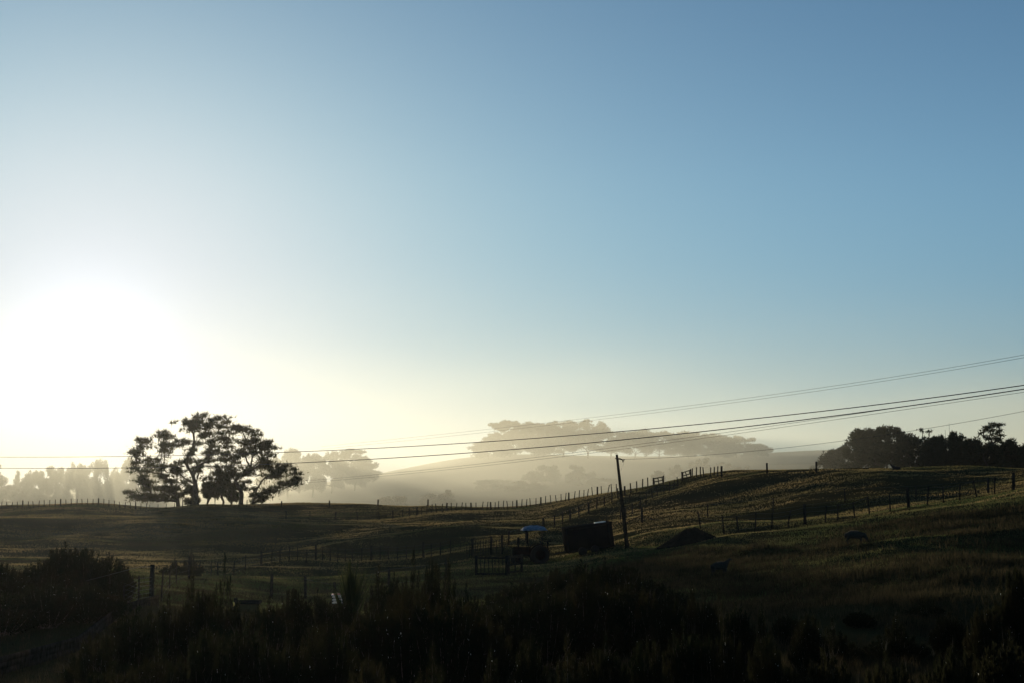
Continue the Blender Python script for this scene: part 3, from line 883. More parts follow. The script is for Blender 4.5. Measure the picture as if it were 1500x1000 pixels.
# ------------------------------------------------------------------ power pole and cables
def power_pole():
    g_ = Vector(G(918, 110))
    top = Vector(P(903.5, 665, 110)) - g_
    t = thing('power_pole', 'dark wooden power pole leaning left with a short drooping arm', 'power pole', g_[:])
    mb = MB(); mb.tube([Vector((0.05, 0, -0.6)), Vector((0, 0, 0)), top * 0.5, top], [0.175, 0.17, 0.13, 0.09], 12); mb.build('pole', M['pole'], t, smooth=True)
    u = top.normalized()
    hgt = top - u * 0.32
    mb = MB(); mb.tube([hgt + Vector((-0.12, -0.2, 0)), hgt + Vector((0.2, -0.2, -0.02)), hgt + Vector((0.42, -0.2, -0.1))], [0.045, 0.055, 0.045], 7); a_ = mb.build('cross_arm', M['pole'], t)
    mb = MB(); mb.tube([hgt + Vector((0.40, -0.2, -0.08)), hgt + Vector((0.44, -0.2, -0.16)), hgt + Vector((0.41, -0.2, -0.28))], [0.045, 0.05, 0.03], 7); mb.build('fuse_holder', M['darksteel'], t)
    mb = MB(); mb.tube([hgt + Vector((0.42, -0.2, -0.08)), hgt + Vector((0.5, -0.2, -0.07)), hgt + Vector((0.6, -0.2, -0.06))], [0.02, 0.035, 0.02], 8); mb.build('insulator', M['ceramic'], t)
    mb = MB(); mb.tube([hgt + Vector((-0.17, -0.2, -0.03)), hgt + Vector((-0.12, -0.2, 0.06))], 0.03, 7); mb.build('insulator', M['ceramic'], t)
    mb = MB(); mb.tube([hgt + Vector((0.55, -0.2, -0.06)), hgt + Vector((0.45, -0.1, -0.5)), hgt + Vector((0.25, -0.05, -0.9))], 0.008, 4); mb.build('drop_wire', M['cable'], t)
    return g_ + hgt + Vector((0.58, -0.2, -0.06))
att = power_pole()

def cable(label, pts, Y0, Y1, r, group='overhead power cables'):
    """a cable straight in plan (1/depth runs evenly across the view) with its own sag"""
    xs = np.array([p[0] for p in pts], float); ys = np.array([p[1] for p in pts], float)
    co = np.polyfit(xs, ys, 3)
    q = np.linspace(xs[0], xs[-1], 40)
    inv = 1 / Y0 + (1 / Y1 - 1 / Y0) * (q - xs[0]) / (xs[-1] - xs[0])
    v = np.array([P(x, float(np.polyval(co, x)), 1 / i) for x, i in zip(q, inv)])
    mb = MB(); mb.tube(v - v[0], r, 6)
    o = mb.build('power_cable', M['cable'], smooth=True)
    o.location = v[0]
    tag(o, label, 'cable', group)
cable('upper of the two thick cables crossing the whole photo', [(-60, 669), (0, 668), (450, 660), (700, 648), (900, 632), (1100, 613), (1300, 590), (1560, 555)], 170, 75, 0.028)
cable('lower of the two thick cables crossing the whole photo', [(-60, 685), (0, 684), (440, 677), (700, 662), (900, 645), (1100, 623), (1300, 598), (1560, 560)], 170, 75, 0.030)
cable('highest thin cable, upper strand of the faint top pair', [(470, 653), (600, 641), (700, 630), (900, 606), (1100, 582), (1300, 553), (1560, 508)], 230, 90, 0.011)
cable('second highest thin cable, lower strand of the faint top pair', [(470, 657), (600, 645), (700, 634), (900, 610), (1100, 586), (1300, 557), (1560, 512)], 230, 90, 0.011)
cable('upper strand of the thin pair that crosses the misty valley', [(428, 705), (500, 699), (600, 690), (700, 680), (800, 667), (900, 654), (1050, 634), (1200, 614), (1560, 561)], 200, 85, 0.013)
cable('lower strand of the thin pair that crosses the misty valley', [(428, 708), (500, 702), (600, 693), (700, 683), (800, 671), (900, 658), (1050, 638), (1200, 618), (1560, 565)], 200, 85, 0.013)
pa = 750 + F * 0  # cable from the pole arm
def pole_cable():
    end = Vector(P(1560, 590, 85))
    n = 30
    pts = []
    for i in range(n + 1):
        t = i / n
        p = att.lerp(end, t)
        p.z -= 0.9 * 4 * t * (1 - t) * 0.7
        pts.append(p - att)
    mb = MB(); mb.tube(pts, 0.012, 6)
    o = mb.build('power_cable', M['cable'], smooth=True); o.location = att
    tag(o, 'lowest thin cable, running from the arm of the pole to the right edge', 'cable', 'overhead power cables')
pole_cable()

# ------------------------------------------------------------------ earth heap
def heap():
    b = Vector(G(1004, 103))
    n, m = 56, 20
    vs, fs = [], []
    r_ = np.random.default_rng(4)
    jit = r_.normal(size=(n, m)) * 0.035
    for i in range(n):
        for j in range(m):
            x = -2.6 + 5.0 * i / (n - 1)
            y = -1.5 + 3.0 * j / (m - 1)
            hx = np.interp(x, [-2.6, -1.6, -0.5, 0.0, 0.7, 1.6, 2.4], [0, 0.45, 1.05, 1.35, 1.28, 0.6, 0])
            z = hx * max(0, 1 - (y / 1.45) ** 2) ** 0.8 + jit[i, j] * (0.3 + hx)
            wx, wy = b.x + x, b.y + y
            vs.append((x, y, z - 0.12 + gz(wx, wy) - b.z))
    for i in range(n - 1):
        for j in range(m - 1):
            fs.append((i * m + j, (i + 1) * m + j, (i + 1) * m + j + 1, i * m + j + 1))
    mb = MB(); mb.add(vs, fs)
    o = mb.build('earth_heap', M['earth'])
    o.location = b
    tag(o, 'dark pointed heap of earth right of the pole', 'earth heap')
heap()

# ------------------------------------------------------------------ box trailer
def shed():
    b = Vector(G(863, 113))
    t = thing('box_trailer', 'dark box-shaped livestock trailer standing beside the pole', 'trailer', (b + Vector((0, 0, 0.14)))[:], rot=(0, math.radians(-7.5), math.radians(7)))
    L, W, H = 3.7, 2.0, 1.9
    mb = MB()
    mb.box((0, 0, H / 2), (L, W, H))
    mb.build('body', M['panel'], t)
    mb = MB()
    mb.box((0, 0, H + 0.045), (L + 0.12, W + 0.12, 0.08)); mb.build('roof', M['darksteel'], t)
    for x in (-L / 2 + 0.06, L / 2 - 0.3):
        mb = MB(); mb.box((x, -W / 2 - 0.025, H / 2), (0.1, 0.05, H)); mb.build('corner_frame', M['darksteel'], t)
    for z in (0.12, H - 0.1):
        mb = MB(); mb.box((-0.15, -W / 2 - 0.022, z), (L - 0.6, 0.044, 0.1)); mb.build('frame_rail', M['darksteel'], t)
    mb = MB(); mb.box((0.55, -W / 2 - 0.018, H / 2), (1.6, 0.035, H - 0.45)); mb.build('door_panel', M['panel'], t)
    for x in (-0.75, 0.25):
        wh = MB()
        q = [(math.cos(k * math.pi / 10), math.sin(k * math.pi / 10)) for k in range(20)]
        v = [(x + 0.34 * c, y, 0.0 + 0.34 * s_) for y in (-W / 2 - 0.2, -W / 2 - 0.03) for c, s_ in q] + [(x, -W / 2 - 0.2, 0), (x, -W / 2 - 0.03, 0)]
        wh.add(v, [(k, (k + 1) % 20, 20 + (k + 1) % 20, 20 + k) for k in range(20)])
        wh.f.append(np.array([(40, (k + 1) % 20, k) for k in range(20)] + [(41, 20 + k, 20 + (k + 1) % 20) for k in range(20)], np.int32))
        wh.build('wheel', M['rubber'], t)
    mb = MB(); mb.tube([(-L / 2, 0, 0.12), (-L / 2 - 1.0, 0, 0.05)], 0.05, 6); mb.build('drawbar', M['darksteel'], t)
    bpy.context.view_layer.update()
    mw = t.matrix_world.copy()
    mb = MB(); mb.box((0, 0, 0), (0.85, 0.55, 0.05)); o = mb.build('white_sheet', M['white'])
    o.matrix_world = mw @ Matrix.Translation((1.05, -0.3, H + 0.125))
    tag(o, 'small white sheet of board lying on the trailer roof', 'board')
    mb = MB(); mb.tube([(0, 0, 0), (0, 0, 0.16)], 0.05, 8); mb.tube([(0, 0, 0.14), (0.02, 0, 0.42)], 0.02, 6)
    o = mb.build('fuel_can', M['darksteel']); o.matrix_world = mw @ Matrix.Translation((1.6, -0.3, H + 0.085))
    tag(o, 'small upright dark can with a spout at the right end of the trailer roof', 'can')
shed()

# ------------------------------------------------------------------ tractor
def wheel_mesh(mb, x, y, z, r, wd, n=28, lug=0.03):
    v = []
    prof = [(-wd / 2, r * 0.55), (-wd / 2, r * 0.9), (-wd * 0.36, r), (wd * 0.36, r), (wd / 2, r * 0.9), (wd / 2, r * 0.55)]
    for i in range(n):
        q = 2 * math.pi * i / n
        for k, (yy, rr) in enumerate(prof):
            rr2 = rr + (lug if (k in (2, 3) and i % 2) else 0)
            v.append((x + math.cos(q) * rr2, y + yy, z + math.sin(q) * rr2))
    m = len(prof)
    mb.add(v, [(i * m + k, ((i + 1) % n) * m + k, ((i + 1) % n) * m + (k + 1) % m, i * m + (k + 1) % m) for i in range(n) for k in range(m)])

def disc(mb, x, y, z, r, wd, n=20):
    v = [(x + math.cos(2 * math.pi * i / n) * r, y + s_ * wd / 2, z + math.sin(2 * math.pi * i / n) * r) for s_ in (-1, 1) for i in range(n)] + [(x, y - wd / 2, z), (x, y + wd / 2, z)]
    mb.add(v, [(i, (i + 1) % n, n + (i + 1) % n, n + i) for i in range(n)])
    base = mb.n - len(v)
    mb.f.append(np.array([(2 * n, (i + 1) % n, i) for i in range(n)] + [(2 * n + 1, n + i, n + (i + 1) % n) for i in range(n)], np.int32) + base)

def tractor():
    b = Vector(G(778, 113))
    t = thing('tractor', 'old tractor under a rounded blue and white canopy, parked left of the trailer', 'tractor', b[:], rz=math.radians(6))
    # front is -X
    mb = MB(); mb.box((-0.75, 0, 1.0), (1.35, 0.5, 0.5)); mb.box((-0.75, 0, 1.28), (1.25, 0.38, 0.08)); mb.build('bonnet', M['tractor'], t)
    mb = MB(); mb.box((-1.45, 0, 0.95), (0.06, 0.46, 0.55)); mb.build('grille', M['darksteel'], t)
    mb = MB(); mb.box((0.25, 0, 0.78), (1.1, 0.42, 0.4)); mb.box((-0.8, 0, 0.68), (1.3, 0.24, 0.16)); mb.build('chassis', M['darksteel'], t)
    for s_ in (-1, 1):
        mb = MB(); wheel_mesh(mb, 0.62, s_ * 0.72, 0.72, 0.72, 0.36); o = mb.build('rear_wheel', M['rubber'], t)
        mb = MB(); disc(mb, 0.62, s_ * 0.72, 0.72, 0.40, 0.12); mb.build('rim', M['tractor'], o)
        mb = MB(); wheel_mesh(mb, -1.2, s_ * 0.62, 0.36, 0.36, 0.2); o = mb.build('front_wheel', M['rubber'], t)
        mb = MB(); disc(mb, -1.2, s_ * 0.62, 0.36, 0.2, 0.08); mb.build('rim', M['tractor'], o)
        v, f = [], []
        for i in range(11):
            q = math.radians(15 + 150 * i / 10)
            for y in (s_ * 0.5, s_ * 0.93):
                for rr in (0.80, 0.83):
                    v.append((0.62 + math.cos(q) * rr, y, 0.72 + math.sin(q) * rr))
        for i in range(10):
            a0, a1 = i * 4, (i + 1) * 4
            f += [(a0, a1, a1 + 2, a0 + 2), (a0 + 1, a0 + 3, a1 + 3, a1 + 1), (a0, a0 + 1, a1 + 1, a1), (a0 + 2, a1 + 2, a1 + 3, a0 + 3)]
        mb = MB(); mb.add(v, f); mb.build('mudguard', M['tractor'], t)
    mb = MB(); mb.tube([(-1.0, 0.12, 1.2), (-1.0, 0.12, 1.85), (-1.0, 0.12, 2.05)], [0.07, 0.10, 0.10], 9); mb.build('exhaust', M['darksteel'], t)
    mb = MB(); mb.tube([(-0.2, 0, 1.15), (-0.02, 0, 1.5)], 0.03, 7)
    n = 16
    ring = [(0.02 + 0.07 * math.cos(2 * math.pi * i / n), 0.19 * math.sin(2 * math.pi * i / n), 1.52 + 0.17 * math.cos(2 * math.pi * i / n) * 0.9) for i in range(n + 1)]
    mb.tube(ring, 0.018, 6); mb.build('steering_wheel', M['rubber'], t)
    mb = MB(); mb.box((0.52, 0, 1.22), (0.42, 0.46, 0.1)); mb.box((0.75, 0, 1.48), (0.08, 0.44, 0.5)); mb.build('seat', M['rubber'], t)
    for x, y in ((-0.3, -0.45), (-0.3, 0.45), (0.85, -0.45), (0.85, 0.45)):
        mb = MB(); mb.tube([(x, y, 0.95), (x, y, 2.75)], 0.035, 7); mb.build('canopy_post', M['darksteel'], t)
    mb = MB(); mb.box((-0.3, 0, 2.0), (0.12, 0.5, 0.9)); mb.build('windscreen_frame', M['darksteel'], t)
    # arched canopy
    v, f = [], []
    nx, ny = 22, 13
    for i in range(nx):
        for j in range(ny):
            x = -0.78 + 2.0 * i / (nx - 1); y = -0.8 + 1.6 * j / (ny - 1)
            fx = 1 - abs(2 * i / (nx - 1) - 1) ** 2.6
            fy = 1 - abs(2 * j / (ny - 1) - 1) ** 2.2
            rib = 0.025 * abs(math.sin(i / (nx - 1) * math.pi * 4))
            v.append((x, y, 2.62 + 0.36 * (fx * fy) ** 0.6 + rib))
    for i in range(nx - 1):
        for j in range(ny - 1):
            f.append((i * ny + j, (i + 1) * ny + j, (i + 1) * ny + j + 1, i * ny + j + 1))
    mb = MB(); mb.add(v, f); o = mb.build('canopy', M['bluecanvas'], t, smooth=True)
    md = o.modifiers.new('thick', 'SOLIDIFY'); md.thickness = 0.03
    mb = MB(); mb.box((1.25, 0, 1.75), (0.5, 0.6, 0.05)); mb.box((1.3, 0, 1.4), (0.06, 0.5, 0.65)); mb.build('rear_rack', M['darksteel'], t)
tractor()

# ------------------------------------------------------------------ animals
def skin_body(name, chain, m, parent=None, sub=2):
    """chain: list of (x,y,z,rx,ry,parent index)"""
    me = bpy.data.meshes.new(name)
    me.from_pydata([c[:3] for c in chain], [(i, c[5]) for i, c in enumerate(chain) if c[5] >= 0], [])
    o = bpy.data.objects.new(name, me)
    C.objects.link(o)
    sk = o.modifiers.new('skin', 'SKIN')
    for i, c in enumerate(chain):
        me.skin_vertices[0].data[i].radius = (c[3], c[4])
    me.skin_vertices[0].data[0].use_root = True
    sk.use_smooth_shade = True
    o.modifiers.new('sub', 'SUBSURF').render_levels = sub
    bpy.context.view_layer.update()
    dg = bpy.context.evaluated_depsgraph_get()
    me2 = bpy.data.meshes.new_from_object(o.evaluated_get(dg))
    o.modifiers.clear()
    o.data = me2
    me2.materials.clear()
    me2.materials.append(m)
    me2.polygons.foreach_set('use_smooth', [True] * len(me2.polygons))
    if parent: o.parent = parent
    return o

def sheep(label, loc, rz, head_up, scale=1.0):
    if head_up:
        neck = [(0.52, 0, 0.78, .15, .15, 2), (0.63, 0, 0.98, .10, .10, 3), (0.76, 0, 1.03, .075, .07, 4), (0.88, 0, 0.97, .05, .045, 5)]
    else:
        neck = [(0.55, 0, 0.62, .15, .15, 2), (0.70, 0, 0.38, .10, .10, 3), (0.80, 0, 0.20, .075, .07, 4), (0.86, 0, 0.07, .05, .045, 5)]
    ch = [(0.0, 0, 0.62, .27, .25, -1), (-0.36, 0, 0.65, .24, .23, 0), (0.36, 0, 0.64, .23, .23, 0)] + neck
    n = len(ch)
    ch.append((-0.52, 0, 0.60, .12, .12, 1)); ch.append((-0.55, 0, 0.42, .04, .04, n))
    for sx, par in ((-0.40, 1), (0.36, 2)):
        for sy in (-0.13, 0.13):
            k = len(ch)
            back = -0.05 if sx < 0 else 0.0
            ch += [(sx, sy, 0.42, .085, .085, par), (sx + back, sy, 0.24, .04, .04, k), (sx + (0.02 if sx < 0 else 0), sy, 0.03, .032, .03, k + 1)]
    t = skin_body('sheep', ch, M['wool'])
    hp_ = ch[5]
    for sy in (-1, 1):
        mb = MB(); mb.tube([(hp_[0] - 0.03, sy * 0.06, hp_[2] + 0.04), (hp_[0] - 0.05, sy * 0.16, hp_[2] + 0.03)], [0.03, 0.012], 6); mb.build('ear', M['woolface'], t)
    t.location = loc
    t.rotation_euler = (0, 0, rz)
    t.scale = (scale,) * 3
    tag(t, label, 'sheep', 'sheep on the hill')
sheep('woolly sheep grazing with its head down below the nearest fence', G(1250, 81), math.radians(-8), False, 0.95)
sheep('smaller sheep with its head raised, standing at the edge of the dark shrubs', G(1052, 75), math.radians(18), True, 0.85)

def calf():
    ch = [(0, 0, 0.32, .26, .22, -1), (-0.4, 0, 0.32, .24, .2, 0), (0.38, 0, 0.36, .2, .2, 0), (0.55, 0, 0.6, .13, .13, 2), (0.66, 0, 0.85, .12, .12, 3), (0.8, 0, 0.78, .07, .07, 4),
          (-0.62, 0, 0.38, .18, .2, 1), (0.35, 0.2, 0.12, .08, .08, 2), (0.65, 0.2, 0.06, .05, .05, 7), (-0.3, -0.25, 0.12, .12, .1, 1), (0.0, -0.3, 0.06, .05, .05, 9)]
    o = skin_body('calf', ch, M['hide'])
    for sy in (-1, 1):
        mb = MB(); mb.tube([(0.62, sy * 0.08, 0.92), (0.6, sy * 0.24, 0.94)], [0.04, 0.015], 6); mb.build('ear', M['hide'], o)
    p = G(1313, 164)
    o.location = p
    o.rotation_euler = (0, 0, math.radians(175))
    o.scale = (0.85,) * 3
    tag(o, 'small dark calf lying on the crest in front of the dark trees', 'calf')
calf()

# ------------------------------------------------------------------ small things among the shrubs
def crate():
    p = P(494.5, 884, 52)
    g_ = G(494.5, 52)
    h = p[2] - g_[2]
    t = thing('slatted_crate', 'small red-rimmed white slatted crate on a stump beside the spiky plant', 'crate', (p[0], p[1], p[2]))
    for k in range(3):
        mb = MB(); mb.box((0, -0.12, 0.06 + k * 0.1), (0.36, 0.012, 0.05)); mb.build('slat', M['plastic'], t)
        mb = MB(); mb.box((0, 0.12, 0.06 + k * 0.1), (0.36, 0.012, 0.05)); mb.build('slat', M['plastic'], t)
    for x in (-0.18, 0.0, 0.18):
        for y in (-0.105, 0.105):
            mb = MB(); mb.box((x, y, 0.15), (0.03, 0.015, 0.3)); mb.build('corner_bar', M['darksteel'], t)
    mb = MB(); mb.box((0, 0, 0.325), (0.42, 0.28, 0.03)); mb.build('lid', M['plastic'], t)
    mb = MB(); mb.box((0, 0, 0.352), (0.42, 0.28, 0.02)); mb.build('red_rim', M['red'], t)
    mb = MB(); mb.tube([(0, 0, 0), (0, 0, h)], [0.16, 0.13], 10)
    o = mb.build('tree_stump', M['bark']); o.location = g_
    tag(o, 'narrow stump under the slatted crate', 'stump')
crate()
def trough():
    p = P(366, 886, 56)
    g_ = G(366, 56)
    t = thing('feed_bin', 'low feed bin with a dark lid and pale timber front behind the spire shrubs', 'bin', (g_[0], g_[1], g_[2]))
    z = p[2] - g_[2]
    mb = MB(); mb.box((0, 0, z / 2 + 0.03), (0.86, 0.45, z + 0.06)); mb.build('box', M['timber'], t)
    mb = MB(); mb.box((0.0, 0, z + 0.13), (1.0, 0.55, 0.12)); mb.build('lid', M['darksteel'], t)
    for x in (-0.46, 0.46):
        mb = MB(); mb.box((x, -0.24, z / 2 + 0.05), (0.06, 0.05, z + 0.1)); mb.build('leg', M['darksteel'], t)
    mb = MB(); mb.box((-0.47, 0, z + 0.24), (0.14, 0.1, 0.1)); mb.build('latch', M['darksteel'], t)
trough()
def ball():
    bm = bmesh.new()
    bmesh.ops.create_icosphere(bm, subdivisions=3, radius=0.09)
    bm.faces.ensure_lookup_table()
    me = bpy.data.meshes.new('float'); bm.to_mesh(me); bm.free()
    me.polygons.foreach_set('use_smooth', [True] * len(me.polygons))
    me.materials.append(M['yellow'])
    p = P(344, 884, 54)
    t = thing('float_marker', 'round pale yellow float on a short stake left of the feed bin', 'float', G(344, 54))
    o = bpy.data.objects.new('float', me); C.objects.link(o); o.parent = t
    h = p[2] - t.location.z
    o.location = (0, 0, h)
    mb = MB(); mb.tube([(0, 0, -0.1), (0, 0, h - 0.08)], 0.015, 6); mb.build('stake', M['post'], t)
ball()

# ------------------------------------------------------------------ foreground shrubs
def shrub_mesh(seed, shoots, blossoms, spire=False, broad=False):
    """unit shrub (1 high, half width 1): upright feathery shoots clothed in tiny leaves"""
    global RNG
    RNG = np.random.default_rng(seed)
    r_ = np.random.default_rng(seed + 1)
    stems, lv, fl = MB(), MB(), MB()
    cen, dr = [], []
    for i in range(shoots):
        q = r_.uniform(0, 2 * math.pi); t = r_.random() ** 0.55
        x1, y1 = math.cos(q) * t, math.sin(q) * t
        if spire:
            h = (1 - 0.72 * t) * r_.uniform(0.8, 1.0)
        else:
            h = (math.sqrt(max(0.05, 1 - (0.92 * t) ** 2))) * r_.uniform(0.7, 1.0)
        if i == 0: x1, y1, h = 0.03, 0, 1.0
        a_ = np.array((x1 * 0.25, y1 * 0.25, 0)); b_ = np.array((x1 * 0.8, y1 * 0.8, h * 0.55)); c_ = np.array((x1, y1, h))
        tt = np.linspace(0, 1, 6)[:, None]
        cv = (1 - tt) ** 2 * a_ + 2 * tt * (1 - tt) * b_ + tt ** 2 * c_
        if i % 3 == 0: stems.tube(cv, np.linspace(0.014, 0.004, 6), 4, cap=False)
        if i % 5 == 0:                       # bare twig tips standing out of the leaves
            q0 = cv[-1]
            for _ in range(3):
                stems.tube([cv[-2], q0, q0 + (c_ - cv[-2]) * 0.4 + r_.normal(size=3) * 0.035], [0.004, 0.003, 0.0015], 3, cap=False)
        n = 210
        s_ = r_.random(n) ** 0.65 * 0.92 + 0.08
        pos = (1 - s_[:, None]) ** 2 * a_ + 2 * s_[:, None] * (1 - s_[:, None]) * b_ + s_[:, None] ** 2 * c_
        rad = 0.17 * (1 - s_) ** 0.6 + 0.02
        d = unit(n)
        cen.append(pos + d * rad[:, None] * r_.random((n, 1)) * np.array((1.3, 1.3, 0.5)))
        dr.append(d * 0.5 + np.array((x1 * .3, y1 * .3, 0.9)))
        if r_.random() < blossoms:
            k = 2
            w_ = pos[r_.integers(n // 2, n, k)]
            leaves(fl, w_ + unit(k) * 0.03, 0.018, 0.018)
            leaves(fl, w_ + unit(k) * 0.03, 0.014, 0.014)
    cen, dr = np.concatenate(cen), np.concatenate(dr)
    if broad: cen, dr = cen[::2], dr[::2] * 0.3
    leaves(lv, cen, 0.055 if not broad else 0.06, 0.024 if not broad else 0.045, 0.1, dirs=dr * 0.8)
    return stems, lv, fl

VARS = []
for i, (sh, bl, spire) in enumerate([(120, .2, False), (135, .12, False), (100, .2, False), (60, .2, True), (52, .2, True)]):
    VARS.append(shrub_mesh(500 + i, sh, bl, spire, broad=(i == 1)))
def mesh_of(mb, nm, m):
    o = mb.build(nm, m)
    me = o.data
    bpy.data.objects.remove(o)
    return me
VARM = [(mesh_of(s_, 'stems', M['twig']), mesh_of(l_, 'leaves', M['manuka']), mesh_of(f_, 'blossom', M['blossom'])) for s_, l_, f_ in VARS]
_k = [0]
def shrub(label, px, top, Y, hw, var, group, name='shrub'):
    g_ = G(px, Y)
    h = max(0.5, P(px, top - (16 if Y < 40 else 3), Y)[2] - g_[2]) * 1.02
    t = thing(name, label, 'shrub', (g_[0], g_[1], g_[2] - 0.03), group=group)
    _k[0] += 1
    rw_ = hw / F * Y * (1.15 if var < 3 else 1.9)
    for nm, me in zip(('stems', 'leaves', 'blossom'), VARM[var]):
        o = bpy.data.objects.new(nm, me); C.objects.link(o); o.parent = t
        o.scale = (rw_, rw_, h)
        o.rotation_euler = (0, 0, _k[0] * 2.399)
ORD = ['first', 'second', 'third', 'fourth', 'fifth', 'sixth', 'seventh', 'eighth', 'ninth', 'tenth', 'eleventh', 'twelfth', 'thirteenth', 'fourteenth', 'fifteenth', 'sixteenth', 'seventeenth', 'eighteenth', 'nineteenth', 'twentieth']
def row(rows, text, group, var0=0):
    rows = sorted(rows, key=lambda r: r[0])
    for i, r in enumerate(rows):
        v = r[4] if len(r) > 4 else (var0 + i) % 3
        lab = r[5] if len(r) > 5 else text % ORD[i]
        shrub(lab, r[0], r[1], r[2], r[3], v, group)

row([(8, 828, 58, 42), (62, 822, 60, 34), (98, 797, 64, 36), (130, 806, 62, 32), (162, 812, 61, 30), (186, 832, 58, 18)],
    'feathery shrub, %s from the left in the high thicket by the corner post', 'high thicket at the left', 0)
row([(10, 868, 47, 60), (78, 850, 48, 50), (135, 858, 49, 44), (165, 872, 49, 34)],
    'dark shrub, %s from the left in the lower thicket above the timber edging', 'lower thicket at the left', 1)
row([(258, 822, 96, 14, 3), (283, 808, 96, 11, 4)], 'thin sunlit shrub, %s of two behind the wire fence at the left', 'thin shrubs by the wire fence', 2)
row([(284, 850, 33, 20, 3, 'pointed shrub left of the tallest spire'), (332, 832, 33, 20, 4, 'tallest pointed spire of the left foreground shrubs')], '%s', 'spire shrubs', 3)
row([(150, 945, 26, 50), (205, 905, 29, 50), (252, 888, 31, 42), (300, 882, 31, 44), (352, 898, 32, 44), (398, 890, 35, 38), (432, 878, 38, 30), (468, 880, 38, 30), (505, 888, 38, 34)],
    'dark foreground shrub, %s from the left between the drive and the spiky plant', 'foreground shrubs left of the spiky plant', 0)
row([(170, 985, 20, 70), (240, 962, 21, 64), (305, 940, 22, 60), (365, 925, 23, 60), (425, 945, 22, 60), (480, 930, 23, 60)],
    'black leafy shrub, %s from the left along the bottom left edge', 'bottom left shrubs', 1)
row([(556, 846, 37, 22, 3), (578, 852, 35, 26), (606, 824, 36, 20, 4), (634, 838, 36, 22), (657, 834, 36, 20, 3), (684, 872, 34, 30)],
    'upright shrub, %s from the left in the clump right of the spiky plant', 'clump right of the spiky plant', 0)
row([(545, 895, 27, 60), (600, 880, 27, 64), (655, 880, 27, 60), (705, 905, 27, 50)],
    'black shrub, %s from the left in front of the upright clump', 'black shrubs in the lower middle', 2)
row([(722, 872, 50, 28), (750, 855, 51, 30), (782, 846, 52, 32), (815, 836, 53, 34), (850, 822, 54, 34), (885, 820, 54, 34), (918, 832, 53, 34), (950, 846, 51, 34), (980, 862, 49, 34)],
    'rounded shrub, %s from the left on the big dark mound below the trailer', 'shrubs on the dark mound', 0)
row([(745, 890, 36, 50), (800, 868, 37, 56), (860, 856, 38, 56), (920, 862, 38, 54), (975, 882, 37, 46)],
    'black shrub, %s from the left in front of the dark mound', 'black shrubs before the mound', 1)
row([(1012, 868, 37, 15, 3), (1030, 885, 36, 22), (1052, 878, 36, 16, 4), (1075, 898, 34, 26), (1112, 900, 34, 14, 3), (1180, 915, 33, 26)],
    'thin twiggy shrub, %s from the left between the dark mound and the rank grass', 'twiggy shrubs by the rank grass', 1)
row([(540, 985, 18, 70), (635, 962, 20, 30, 4), (720, 968, 20, 30, 3), (776, 952, 20, 34), (832, 950, 20, 36, 4), (885, 948, 20, 46), (945, 955, 20, 46), (1000, 928, 21, 44), (1055, 925, 21, 40), (1120, 950, 21, 50), (1200, 965, 20, 55), (1290, 970, 20, 60), (1390, 965, 20, 60), (1470, 940, 22, 50)],
    'brownish seeding shrub, %s from the left, bottom edge right of the black leafy shrubs', 'bottom edge shrubs', 0)
row([(1150, 900, 42, 24, 1), (1215, 922, 36, 26, 4), (1255, 896, 46, 22, 1), (1308, 918, 36, 30, 3), (1352, 888, 48, 20, 4), (1385, 912, 38, 28, 1)],
    'low scrub bush, %s from the left, scattered in the rank grass at lower right', 'scattered scrub in the rank grass', 0)
row([(1440, 890, 30, 34), (1482, 850, 31, 40), (1515, 830, 32, 40)],
    'dark shrub, %s of three at the right edge', 'right edge shrubs', 2)

def spiky():
    g_ = G(515, 40)
    t = thing('spiky_plant', 'upright spiky flax plant with sword leaves between the shrubs', 'plant', g_)
    h0 = P(515, 812, 40)[2] - g_[2]
    r_ = random.Random(5)
    mb = MB()
    mb.tube([(0, 0, -0.1), (0, 0, h0 * 0.35)], [0.1, 0.07], 8); mb.build('stem', M['bark'], t)
    mb = MB()
    for i in range(150):
        q = r_.uniform(0, 2 * math.pi)
        tilt = r_.random() ** 1.3 * 0.42
        z0 = r_.uniform(0.05, 0.4) * h0
        L = (h0 - z0) * r_.uniform(0.75, 1.0) if tilt < 0.2 else h0 * r_.uniform(.45, .62)
        d = Vector((math.cos(q) * math.sin(tilt), math.sin(q) * math.sin(tilt), math.cos(tilt)))
        s_ = d.cross(Vector((math.sin(q * 3), math.cos(q * 3), .2))).normalized()
        w_ = r_.uniform(0.018, 0.032)
        p0 = Vector((0, 0, z0)); p1 = p0 + d * L * .6; p2 = p0 + d * L + Vector((math.cos(q), math.sin(q), -.3)) * tilt * .12
        mb.add([(p0 - s_ * w_)[:], (p0 + s_ * w_)[:], (p1 + s_ * w_)[:], (p1 - s_ * w_)[:], p2[:]], [(0, 1, 2, 3)])
        mb.f.append(np.array([(mb.n - 2, mb.n - 3, mb.n - 1)], np.int32))
    mb.build('leaves', M['flax'], t)
spiky()

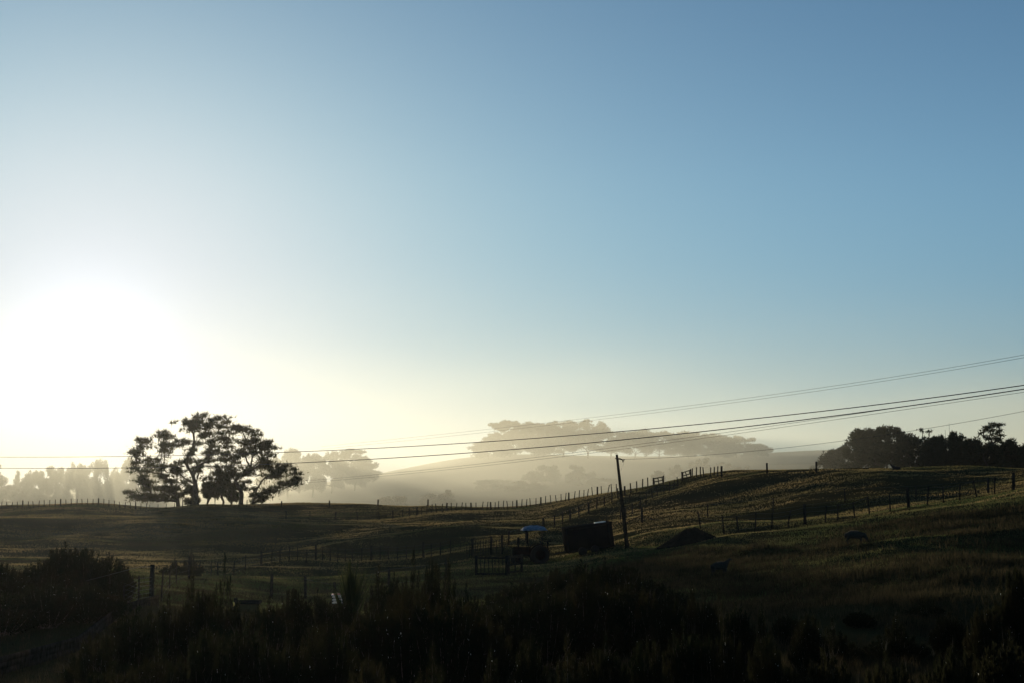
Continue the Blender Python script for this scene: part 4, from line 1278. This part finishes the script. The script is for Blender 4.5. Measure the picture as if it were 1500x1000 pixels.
# ------------------------------------------------------------------ haze and mist
def volume_box(name, label, x0, x1, y0, y1, z0, z1, dens, col, g, kind='stuff', cat=None, uneven=False):
    m = bpy.data.materials.new(name)
    m.use_nodes = True
    n, l = m.node_tree.nodes, m.node_tree.links
    n.remove(n['Principled BSDF'])
    v = n.new('ShaderNodeVolumePrincipled')
    v.inputs['Color'].default_value = (*col, 1)
    v.inputs['Density'].default_value = dens
    v.inputs['Anisotropy'].default_value = g
    l.new(v.outputs[0], n['Material Output'].inputs['Volume'])
    if uneven:                              # patchy mist, thickest on the valley floor
        ge = n.new('ShaderNodeNewGeometry')
        sx = n.new('ShaderNodeSeparateXYZ')
        l.new(ge.outputs['Position'], sx.inputs[0])
        fall = n.new('ShaderNodeMapRange')
        fall.interpolation_type = 'SMOOTHSTEP'
        fall.inputs[1].default_value = -8
        fall.inputs[2].default_value = z1
        fall.inputs[3].default_value = 1.0
        fall.inputs[4].default_value = 0.0
        l.new(sx.outputs[2], fall.inputs[0])
        mp = n.new('ShaderNodeVectorMath')
        mp.operation = 'MULTIPLY'
        mp.inputs[1].default_value = (0.006, 0.006, 0.03)
        l.new(ge.outputs['Position'], mp.inputs[0])
        no = n.new('ShaderNodeTexNoise')
        no.inputs['Scale'].default_value = 1
        no.inputs['Detail'].default_value = 2
        l.new(mp.outputs[0], no.inputs['Vector'])
        pr = n.new('ShaderNodeMapRange')
        pr.inputs[1].default_value = 0.35
        pr.inputs[2].default_value = 0.7
        pr.inputs[3].default_value = 0.45
        pr.inputs[4].default_value = 1.9
        l.new(no.outputs[0], pr.inputs[0])
        m1 = n.new('ShaderNodeMath'); m1.operation = 'MULTIPLY'
        m2 = n.new('ShaderNodeMath'); m2.operation = 'MULTIPLY'
        l.new(fall.outputs[0], m1.inputs[0]); l.new(pr.outputs[0], m1.inputs[1])
        l.new(m1.outputs[0], m2.inputs[0]); m2.inputs[1].default_value = dens
        l.new(m2.outputs[0], v.inputs['Density'])
    mb = MB(); mb.box(((x0 + x1) / 2, (y0 + y1) / 2, (z0 + z1) / 2), (x1 - x0, y1 - y0, z1 - z0))
    o = mb.build(name, m)
    return tag(o, label, cat, kind=kind)
gv = np.empty(len(ground.data.vertices) * 3, np.float32)
ground.data.vertices.foreach_get('co', gv)
zmin = float(gv[2::3].min())
volume_box('haze', 'thin sunlit haze over the whole valley', -1530, 1530, -1530, 1530, zmin - 1, 66, 0.00008, (0.36, 0.36, 0.36), 0.75, cat='haze')
volume_box('mist', 'brighter patchy ground mist in the valley beyond the ridge', -600, 800, 296, 930, zmin - 0.5, 58, 0.0017, (1, 0.95, 0.77), 0.52, cat='mist', uneven=True)
